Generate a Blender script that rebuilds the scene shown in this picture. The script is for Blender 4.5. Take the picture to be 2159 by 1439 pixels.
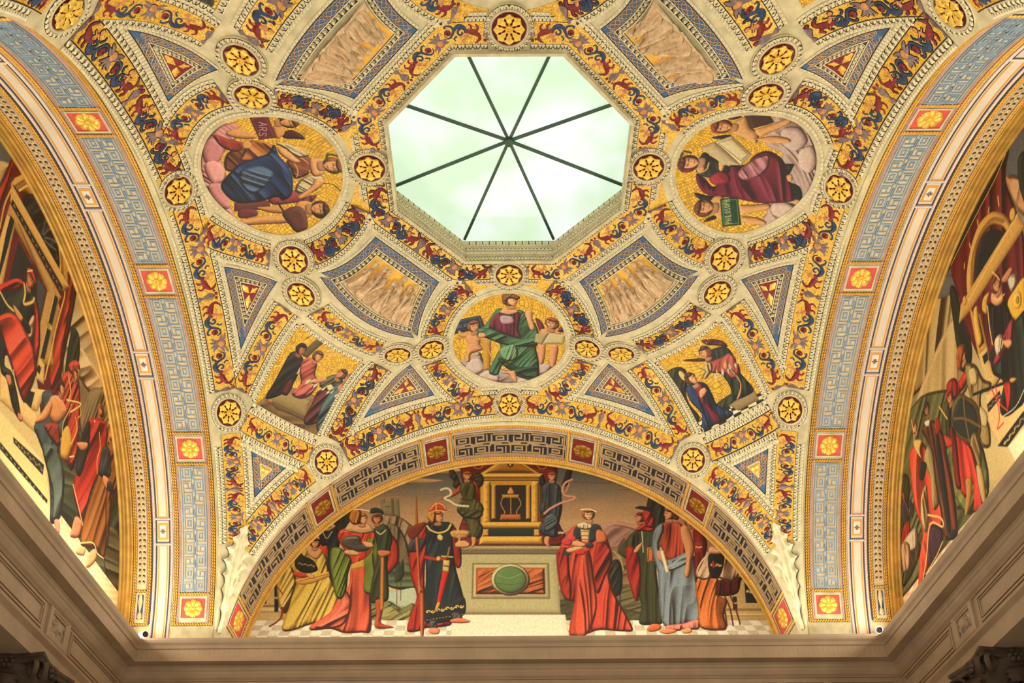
import bpy, math
import numpy as np
from mathutils import Matrix, Vector

# ------------------------------------------------------------------ camera, world, lights
# Room units are multiplied by M (metres per unit). Camera stands at the origin height, y = CY.
M = 3.0
W_, H_ = 2159.0, 1439.0
F_, PITCH, YAW, ROLL, CX, CY, SH = 2071.066361, 0.43601, -0.005724, -0.008549, -0.016109, -2.100505, -651.692101
A_, ZC, R_ = 1.059185, 1.417177, 1.048581          # arch plane distance, springing height, arch radius
KZ = [2.625, 2.609, 2.53849, 2.51798]                    # vault profile heights at KR
DL, K4 = -0.022063, 0.059616
KR = [0, .43, .75, .95]

scene = bpy.context.scene
for o in list(bpy.data.objects):
    bpy.data.objects.remove(o)
C = scene.collection

def cam_axes():
    cp, sp = math.cos(PITCH), math.sin(PITCH)
    fw = np.array([0, cp, sp]); up = np.array([0, -sp, cp]); rt = np.array([1., 0, 0])
    def rz(v):
        a = YAW
        return np.array([v[0]*math.cos(a)-v[1]*math.sin(a), v[0]*math.sin(a)+v[1]*math.cos(a), v[2]])
    fw, up, rt = rz(fw), rz(up), rz(rt)
    c, s = math.cos(ROLL), math.sin(ROLL)
    return fw, c*up-s*rt, c*rt+s*up
FW, UP, RT = cam_axes()
CO = np.array([CX, CY, 0.])
cd = bpy.data.cameras.new('camera'); cam = bpy.data.objects.new('camera', cd); C.objects.link(cam)
cam.matrix_world = Matrix(((RT[0], UP[0], -FW[0], CX*M), (RT[1], UP[1], -FW[1], CY*M), (RT[2], UP[2], -FW[2], 0), (0, 0, 0, 1)))
cd.sensor_fit = 'HORIZONTAL'; cd.sensor_width = 36; cd.lens = 36*F_/W_
cd.shift_y = -SH/W_          # the photograph is perspective-shifted
cd.clip_start = .05; cd.clip_end = 200
scene.camera = cam

world = bpy.data.worlds.new('world'); scene.world = world; world.use_nodes = True
bg = world.node_tree.nodes['Background']; bg.inputs[0].default_value = (1.0, .86, .66, 1); bg.inputs[1].default_value = .62

def area(name, loc, target, sx, sy, power, col):
    l = bpy.data.lights.new(name, 'AREA'); l.shape = 'RECTANGLE'; l.size = sx*M; l.size_y = sy*M; l.energy = power; l.color = col
    o = bpy.data.objects.new(name, l); C.objects.link(o); o.location = Vector(loc)*M
    d = (Vector(target)-Vector(loc)).normalized(); o.rotation_euler = d.to_track_quat('-Z', 'Y').to_euler()
    return o
# fluorescent strips lying in the cove on top of the cornice
area('cove_light_front', (0, 1.03, 1.475), (0, 1.2, 2.2), 1.9, .05, 90, (1, .93, .8))
for s in (-1, 1):
    o = area('cove_light_side', (s*1.335, .15, 1.475), (s*1.40, .15, 2.2), 1.5, .05, 45, (1, .93, .8)); o.rotation_euler = (math.pi, 0, 0); o.rotation_euler = (math.pi, s*.08, math.pi/2)
for nm_, p, sx in (('cove_fill_front', (0, .985, 1.50), 2.3), ('cove_fill_back', (0, -1.0, 1.50), 2.3)):  # extra fill lamps added above the cornice line to brighten the vault
    area(nm_, p, (0, 0, 2.45), sx, .05, 75, (1, .92, .78))
for s in (-1, 1):
    o = area('cove_fill_side', (s*1.31, 0, 1.50), (0, 0, 2.45), .05, 2.0, 75, (1, .92, .78))
    o.rotation_euler = (0, math.pi-s*.95, 0)
# daylight coming down through the skylight
area('skylight_daylight', (0, 0, 2.60), (0, 0, 0), .36, .36, 50, (.93, 1, .9))
scene.view_settings.view_transform = 'Standard'; scene.view_settings.look = 'None'
scene.view_settings.gamma = 1; scene.view_settings.use_curve_mapping = False
scene.view_settings.exposure = -0.2

# ------------------------------------------------------------------ vault surface
def herm(xs, ys, x):
    xs = np.array(xs); ys = np.array(ys); m = np.gradient(ys, xs); m[0] = 0
    x = np.asarray(x, float); i = np.clip(np.searchsorted(xs, x)-1, 0, len(xs)-2); h = xs[i+1]-xs[i]; t = (x-xs[i])/h
    return (2*t**3-3*t**2+1)*ys[i]+(t**3-2*t**2+t)*h*m[i]+(-2*t**3+3*t**2)*ys[i+1]+(t**3-t**2)*h*m[i+1]
RD = R_+DL; S2 = A_*A_+RD*RD
def zs(x, y):
    x = np.asarray(x, float); y = np.asarray(y, float)
    R = np.hypot(x, y); az = np.arctan2(y, x)
    o = ZC+np.sqrt(np.maximum(S2-R*R, 1e-8))
    xs = KR+[A_, A_+.15]; ys = KZ+[ZC+RD, ZC+math.sqrt(S2-(A_+.15)**2)]
    z = np.where(R < A_, herm(xs, ys, np.minimum(R, A_)), o)
    q = np.clip((R-.38)/.34, 0, 1); q = q*q*(3-2*q)
    return z+K4*np.cos(4*az)*q*np.where(R < 1.3, np.sin(np.pi*np.minimum(R/1.3, 1))**2, 0)
def surf(x, y, h=0.):
    """point on the vault above plan point (x, y), raised h into the room"""
    x = np.asarray(x, float); y = np.asarray(y, float); e = 1e-3
    z = zs(x, y); gx = (zs(x+e, y)-zs(x-e, y))/(2*e); gy = (zs(x, y+e)-zs(x, y-e))/(2*e)
    gx = np.clip(gx, -6, 6); gy = np.clip(gy, -6, 6)
    n = 1/np.sqrt(gx*gx+gy*gy+1)
    return np.stack([x+gx*n*h, y+gy*n*h, z-n*h], -1)
def normal(x, y):
    a = surf(x, y, 0); b = surf(x, y, 1); return b-a
def ray(u, v):
    v = v+SH
    return FW+((u-W_/2)/F_)*RT-((v-H_/2)/F_)*UP
def on_plane(u, v, ax, val):
    d = ray(u, v); t = (val-CO[ax])/d[ax]; return CO+t*d
def on_vault(u, v):
    d = ray(u, v); t = np.linspace(.8, 4.5, 1200); P = CO+t[:, None]*d
    f = P[:, 2]-zs(P[:, 0], P[:, 1]); i = int(np.argmax((f > 0) & (P[:, 1] > -1.5))); lo, hi = t[i-1], t[i]
    for _ in range(22):
        m = (lo+hi)/2; Q = CO+m*d
        if Q[2]-zs(Q[0], Q[1]) > 0: hi = m
        else: lo = m
    return CO+hi*d

# ------------------------------------------------------------------ a small painter for the murals (fills vertex colours)
def vnoise(x, y, seed=0):
    xi = np.floor(x).astype(np.int64); yi = np.floor(y).astype(np.int64); fx = x-xi; fy = y-yi
    fx = fx*fx*(3-2*fx); fy = fy*fy*(3-2*fy)
    def hs(a, b):
        n = (a*374761393+b*668265263+seed*974711) & 0x7fffffff
        n = ((n ^ (n >> 13))*1274126177) & 0x7fffffff
        return ((n ^ (n >> 16)) & 0xffff)/65535.
    return (hs(xi, yi)*(1-fx)+hs(xi+1, yi)*fx)*(1-fy)+(hs(xi, yi+1)*(1-fx)+hs(xi+1, yi+1)*fx)*fy
def smooth_pts(p, closed, n=5):
    p = np.asarray(p, float); N = len(p)
    if N < 3: return p
    if closed: q = np.vstack([p[-1], p, p[0], p[1]])
    else: q = np.vstack([2*p[0]-p[1], p, 2*p[-1]-p[-2]])
    out = []
    for i in range(len(q)-3):
        a, b, c, d = q[i:i+4]
        for t in np.arange(n)/n:
            out.append(.5*((2*b)+(c-a)*t+(2*a-5*b+4*c-d)*t*t+(3*b-a-3*c+d)*t**3))
    if not closed: out.append(p[-1])
    return np.array(out)
GLY = {'A': 'M0,0L.5,1L1,0M.2,.4L.8,.4', 'R': 'M0,0L0,1L.7,1L.9,.75L.7,.5L0,.5M.4,.5L1,0', 'S': 'M.9,.85L.6,1L.2,.95L.1,.75L.3,.55L.7,.45L.9,.25L.75,.03L.35,0L.05,.15',
       'P': 'M0,0L0,1L.7,1L.9,.75L.7,.5L0,.5', 'H': 'M0,0L0,1M1,0L1,1M0,.5L1,.5', 'I': 'M.5,0L.5,1', 'L': 'M0,1L0,0L.9,0', 'O': 'M.5,0L.1,.2L0,.5L.1,.8L.5,1L.9,.8L1,.5L.9,.2L.5,0',
       'E': 'M.9,1L0,1L0,0L.9,0M0,.5L.7,.5', 'G': 'M.9,.8L.5,1L.1,.8L0,.5L.1,.2L.5,0L.9,.2L.9,.45L.6,.45'}
class Canvas:
    def __init__(s, a0, a1, b0, b1, res, to_ab):
        s.a0, s.b0, s.res, s.to_ab = a0, b0, res, to_ab
        s.w = int((a1-a0)*res)+1; s.h = int((b1-b0)*res)+1
        s.rgb = np.zeros((s.h, s.w, 3)); s.id = np.zeros((s.h, s.w), int); s.names = ['']; s.cur = 0; s.hgt = None; s.z = (0, 0, 1.)
        s.Y, s.X = np.mgrid[0:s.h, 0:s.w].astype(float); s.seed = 1
    def grad(s, stops):
        b = s.b0+s.Y/s.res; n = vnoise(s.X/40, s.Y/9, 4)-.5
        for k in range(3): s.rgb[..., k] = np.interp(b+n*.03, [q[0] for q in stops], [q[1][k]/255 for q in stops])
    def map(s, x, y):
        u = s.z[0]+x/s.z[2]; v = s.z[1]+y/s.z[2]
        a, b = s.to_ab(u, v); return ((a-s.a0)*s.res, (b-s.b0)*s.res)
    def pts(s, L): return np.array([s.map(x, y) for x, y in L])
    def _bb(s, p, pad):
        x0 = max(0, int(p[:, 0].min()-pad)); x1 = min(s.w, int(p[:, 0].max()+pad)+2); y0 = max(0, int(p[:, 1].min()-pad)); y1 = min(s.h, int(p[:, 1].max()+pad)+2)
        return (slice(y0, y1), slice(x0, x1)) if x1 > x0 and y1 > y0 else None
    def _dist(s, p, X, Y, closed):
        d2 = np.full(X.shape, 1e9); ins = np.zeros(X.shape, bool); n = len(p)
        for i in range(n if closed else n-1):
            ax, ay = p[i]; bx, by = p[(i+1) % n]; ex, ey = bx-ax, by-ay; L = ex*ex+ey*ey+1e-9
            t = np.clip(((X-ax)*ex+(Y-ay)*ey)/L, 0, 1)
            d2 = np.minimum(d2, (X-ax-t*ex)**2+(Y-ay-t*ey)**2)
            if closed and ay != by:
                c = ((ay > Y) != (by > Y)) & (X < ex*(Y-ay)/ey+ax); ins ^= c
        d = np.sqrt(d2)
        return np.where(ins, d, -d) if closed else d
    def _put(s, bb, al, col):
        s.rgb[bb] = s.rgb[bb]*(1-al[..., None])+col*al[..., None]
        if s.cur: s.id[bb] = np.where(al > .5, s.cur, s.id[bb])
        elif s.cur == 0: s.id[bb] = np.where(al > .5, 0, s.id[bb])
    def fill(s, p, col, fold=None, shade=1., smooth=True):
        if smooth: p = smooth_pts(p, True, 4)
        bb = s._bb(p, 2)
        if bb is None: return
        X, Y = s.X[bb], s.Y[bb]; sd = s._dist(p, X, Y, True); al = np.clip(sd+.5, 0, 1)
        col = np.array(col, float)/255; C_ = np.broadcast_to(col, X.shape+(3,)).copy()
        if shade > 0:
            size = math.sqrt(max((al > .5).sum(), 1)); w = min(max(2., size*.28), .028*s.res)
            h = np.sqrt(np.clip(1-(1-np.clip(sd/w, 0, 1))**2, 0, 1))*w*.6
            if fold:
                ang, amp, fr = fold; ca, sa = math.cos(math.radians(ang)), math.sin(math.radians(ang)); s.seed += 7
                u = (-X*sa+Y*ca)/s.res*fr*1.5; v = (X*ca+Y*sa)/s.res*fr
                wv = vnoise(u*.35, v*.22, s.seed+3)*2.2
                n1 = vnoise(u+wv, v*.16+2, s.seed); n2 = vnoise(u*2.3+wv*1.5, v*.3, s.seed+1)
                f = (1-np.abs(2*n1-1))*.7+(1-np.abs(2*n2-1))*.3
                h = h+amp*f*s.res/fr*.55*np.clip(sd/4, 0, 1)
            gy, gx = np.gradient(h); nz = 1/np.sqrt(1+gx*gx+gy*gy)
            lit = (-gx*-.45+-gy*.55+.75)*nz
            k = 1+shade*(np.clip(lit, .05, 1.25)/.75-1)*.75
            if fold: k = k*(1-.35*shade*fold[1]*(1-np.clip(f, 0, 1))**1.5)
            k = k*(.82+.18*np.clip(sd/1.6, 0, 1))
            hi = np.clip(k-1, 0, 1)[..., None]
            if s.hgt is not None: s.hgt[bb] = np.where(al > .5, h+s.base, s.hgt[bb])
            C_ = np.clip(C_*np.minimum(k, 1.)[..., None]**np.array([.9, 1.05, 1.15]), 0, 1); C_ = C_+(1-C_)*hi*.55
        s._put(bb, al, C_)
    def stroke(s, p, w, col, smooth=True, ring=False, taper=False):
        if smooth and len(p) > 2: p = smooth_pts(p, False, 4)
        bb = s._bb(p, w+2)
        if bb is None: return
        X, Y = s.X[bb], s.Y[bb]; d = s._dist(p, X, Y, False); al = np.clip(w/2-d+.5, 0, 1)*min(1, w)
        k = 1-.35*np.clip(d/(w/2+1e-6), 0, 1)**2 if w > 3 else np.ones(X.shape)
        s._put(bb, al, np.array(col, float)/255*k[..., None])
    def ell(s, c, rx, ry, col, rot=0, shade=1., fold=None):
        t = np.linspace(0, 2*np.pi, 25)[:-1]; cr, sr = math.cos(rot), math.sin(rot)
        p = np.stack([c[0]+rx*np.cos(t)*cr-ry*np.sin(t)*sr, c[1]+rx*np.cos(t)*sr+ry*np.sin(t)*cr], 1)
        s.fill(p, col, fold, shade, False)
    def head(s, c, r, f, hair, skin=(205, 150, 95), cap=None):
        """f: -1 profile left .. 1 profile right, 0 frontal"""
        x, y = c; f = float(f); sk = np.array(skin)
        s.fill(np.array([[x-r*.5-f*.15*r, y-r*.2], [x-r*.55, y-r*1.5], [x+r*.55, y-r*1.5], [x+r*.35-f*.2*r, y-r*.2]]), sk*.82, None, .6)   # neck
        s.ell((x-f*r*.32, y+r*.12), r*1.05, r*1.1, hair, 0, 1, (70, .8, 60))
        P = [[-.05, .9], [.45, .78], [.66, .3], [.70, .12], [.90, -.12], [.70, -.25], [.74, -.5], [.55, -.92], [.1, -.95], [-.4, -.5], [-.5, .2]] if abs(f) > .5 else [[0, .9], [.5, .7], [.66, .1], [.55, -.5], [.15, -.98], [-.15, -.98], [-.55, -.5], [-.66, .1], [-.5, .7]]
        sg = 1 if f >= 0 else -1
        s.fill(np.array([[x+sg*a*r*.95, y+b*r] for a, b in P]), sk, None, .8)
        dk = sk*.35
        for e in ([.42] if abs(f) > .5 else [-.28+f*.2, .28+f*.2]):
            e = e*sg if abs(f) > .5 else e
            s.stroke(np.array([[x+(e-.14)*r, y+.12*r], [x+(e+.14)*r, y+.12*r]]), max(1., r*.12), dk); s.stroke(np.array([[x+(e-.17)*r, y+.3*r], [x+(e+.15)*r, y+.3*r]]), max(.8, r*.06), sk*.5)
        m = .5*sg if abs(f) > .5 else f*.2
        s.stroke(np.array([[x+(m-.14)*r, y-.5*r], [x+(m+.14)*r, y-.5*r]]), max(1., r*.11), (150, 60, 45))
        if abs(f) <= .5: s.stroke(np.array([[x+f*.25*r, y+.1*r], [x+(f*.3+.06)*r, y-.22*r]]), max(.8, r*.08), sk*.6)
        s.ell((x-f*r*.30, y+r*.74), r*.80, r*.36, hair, 0, 1, (70, .8, 60))
        if cap is not None: s.fill(np.array([[x-r*1.05-f*.2*r, y+.45*r], [x-r*.9-f*.2*r, y+1.05*r], [x, y+1.4*r], [x+r*.9-f*.2*r, y+1.0*r], [x+r*.95-f*.2*r, y+.5*r], [x, y+.72*r]]), cap, None, 1)
    def mosaic(s, bb_mask, cx, cy, size):
        X, Y = s.X, s.Y; w = vnoise(X/size/4, Y/size/4, 5)*2.5+vnoise(X/size/11, Y/size/11, 9)*5
        r = np.hypot(X-cx, Y-cy)/size+w; row = np.floor(r); ang = np.arctan2(Y-cy, X-cx)*np.maximum(row, 1)*.98+row*.37+vnoise(row, row*0, 3)
        k = np.minimum(np.abs((r-row)-.5), np.abs(ang-np.floor(ang)-.5)); ln = np.maximum(np.abs(r-row-.5), np.abs(ang-np.floor(ang)-.5))
        line = np.clip((ln-.41)/.07, 0, 1); v = .8+.35*vnoise(np.floor(ang)*3.1+row*17, row*5.3, 2)
        g = np.array([236, 182, 52])/255.
        col = g*v[..., None]*(1-line[..., None]*.6)
        s.rgb[:] = np.where(bb_mask[..., None], col, s.rgb)
    def text(s, word, o, ux, uy, hgt, wid, gap, lw, col):
        o = np.array(o, float)
        for ch in word:
            for sub in GLY[ch].split('M')[1:]:
                P = [tuple(map(float, q.split(','))) for q in sub.split('L')]
                s.stroke(np.array([o+np.array(ux)*a*wid+np.array(uy)*b*hgt for a, b in P]), lw, col, False)
            o = o+np.array(ux)*(wid*(.35 if ch == 'I' else 1)+gap)
    def run(s, txt):
        for ln in txt.strip().split('\n'):
            t = ln.split()
            if not t or t[0] == '#': continue
            o = t[0]; nums = lambda q: tuple(float(v) for v in q.split(','))
            if o == 'z': s.z = nums(t[1])
            elif o == 'fig': s.names.append(' '.join(t[1:])); s.cur = len(s.names)-1
            elif o == 'end': s.cur = 0
            elif o in 'pq':
                col = nums(t[1]); k = 2; fold = None; sh = 1.
                while '=' in t[k]:
                    a, b = t[k].split('=')
                    if a == 'f': fold = nums(b)
                    if a == 's': sh = float(b)
                    k += 1
                s.fill(s.pts([nums(q) for q in t[k:]]), col, fold, sh, o == 'p')
            elif o in 'lk':
                w = float(t[1])/1000*s.res; s.stroke(s.pts([nums(q) for q in t[3:]]), w, nums(t[2]), o == 'l')
            elif o == 'h':      # h x,y r(milli-units) facing hair [skin] [cap]
                s.head(s.map(*nums(t[1])), float(t[2])/1000*s.res, float(t[3]), np.array(nums(t[4])), *( [np.array(nums(t[5]))] if len(t) > 5 else []), **({'cap': np.array(nums(t[6]))} if len(t) > 6 else {}))
            elif o == 'e':      # e x,y rx,ry col [shade]
                rx, ry = nums(t[2]); s.ell(s.map(*nums(t[1])), rx/1000*s.res, ry/1000*s.res, nums(t[3]), 0, float(t[4]) if len(t) > 4 else 1.)
            elif o == 'o':      # ornament: gold arabesque dots and curls inside a quad  o n seed col  4 pts
                n, sd = map(int, t[1].split(',')); col = nums(t[2]); q = s.pts([nums(v) for v in t[3:7]])
                for i in range(n):
                    a = (i+.5)/n; c0 = q[0]*(1-a)+q[1]*a; c1 = q[3]*(1-a)+q[2]*a; m = (c0+c1)/2; hh = np.linalg.norm(c1-c0)/2; du = (q[1]-q[0])/np.linalg.norm(q[1]-q[0]); dv = (c1-c0)/(2*hh)
                    sg = 1 if i % 2 else -1; L = np.linalg.norm(q[1]-q[0])/n; th = np.linspace(0, 4.6, 10); rr = np.linspace(.75, .12, 10)*min(hh, L*.62)
                    s.stroke(np.array([m+du*np.cos(x)*r*1.0+dv*sg*np.sin(x)*r for x, r in zip(th, rr)]), max(.9, hh*.16), col, False)
            elif o == 'c':      # checker floor: c nu nv colA colB 4 pts
                nu, nv = map(int, t[1].split(',')); ca, cb = nums(t[2]), nums(t[3]); q = s.pts([nums(v) for v in t[4:8]])
                for i in range(nu):
                    for j in range(nv):
                        def L(a, b): return (q[0]*(1-a)+q[1]*a)*(1-b)+(q[3]*(1-a)+q[2]*a)*b
                        s.fill(np.array([L(i/nu, j/nv), L((i+1)/nu, j/nv), L((i+1)/nu, (j+1)/nv), L(i/nu, (j+1)/nv)]), ca if (i+j) % 2 else cb, None, 0, False)

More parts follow.
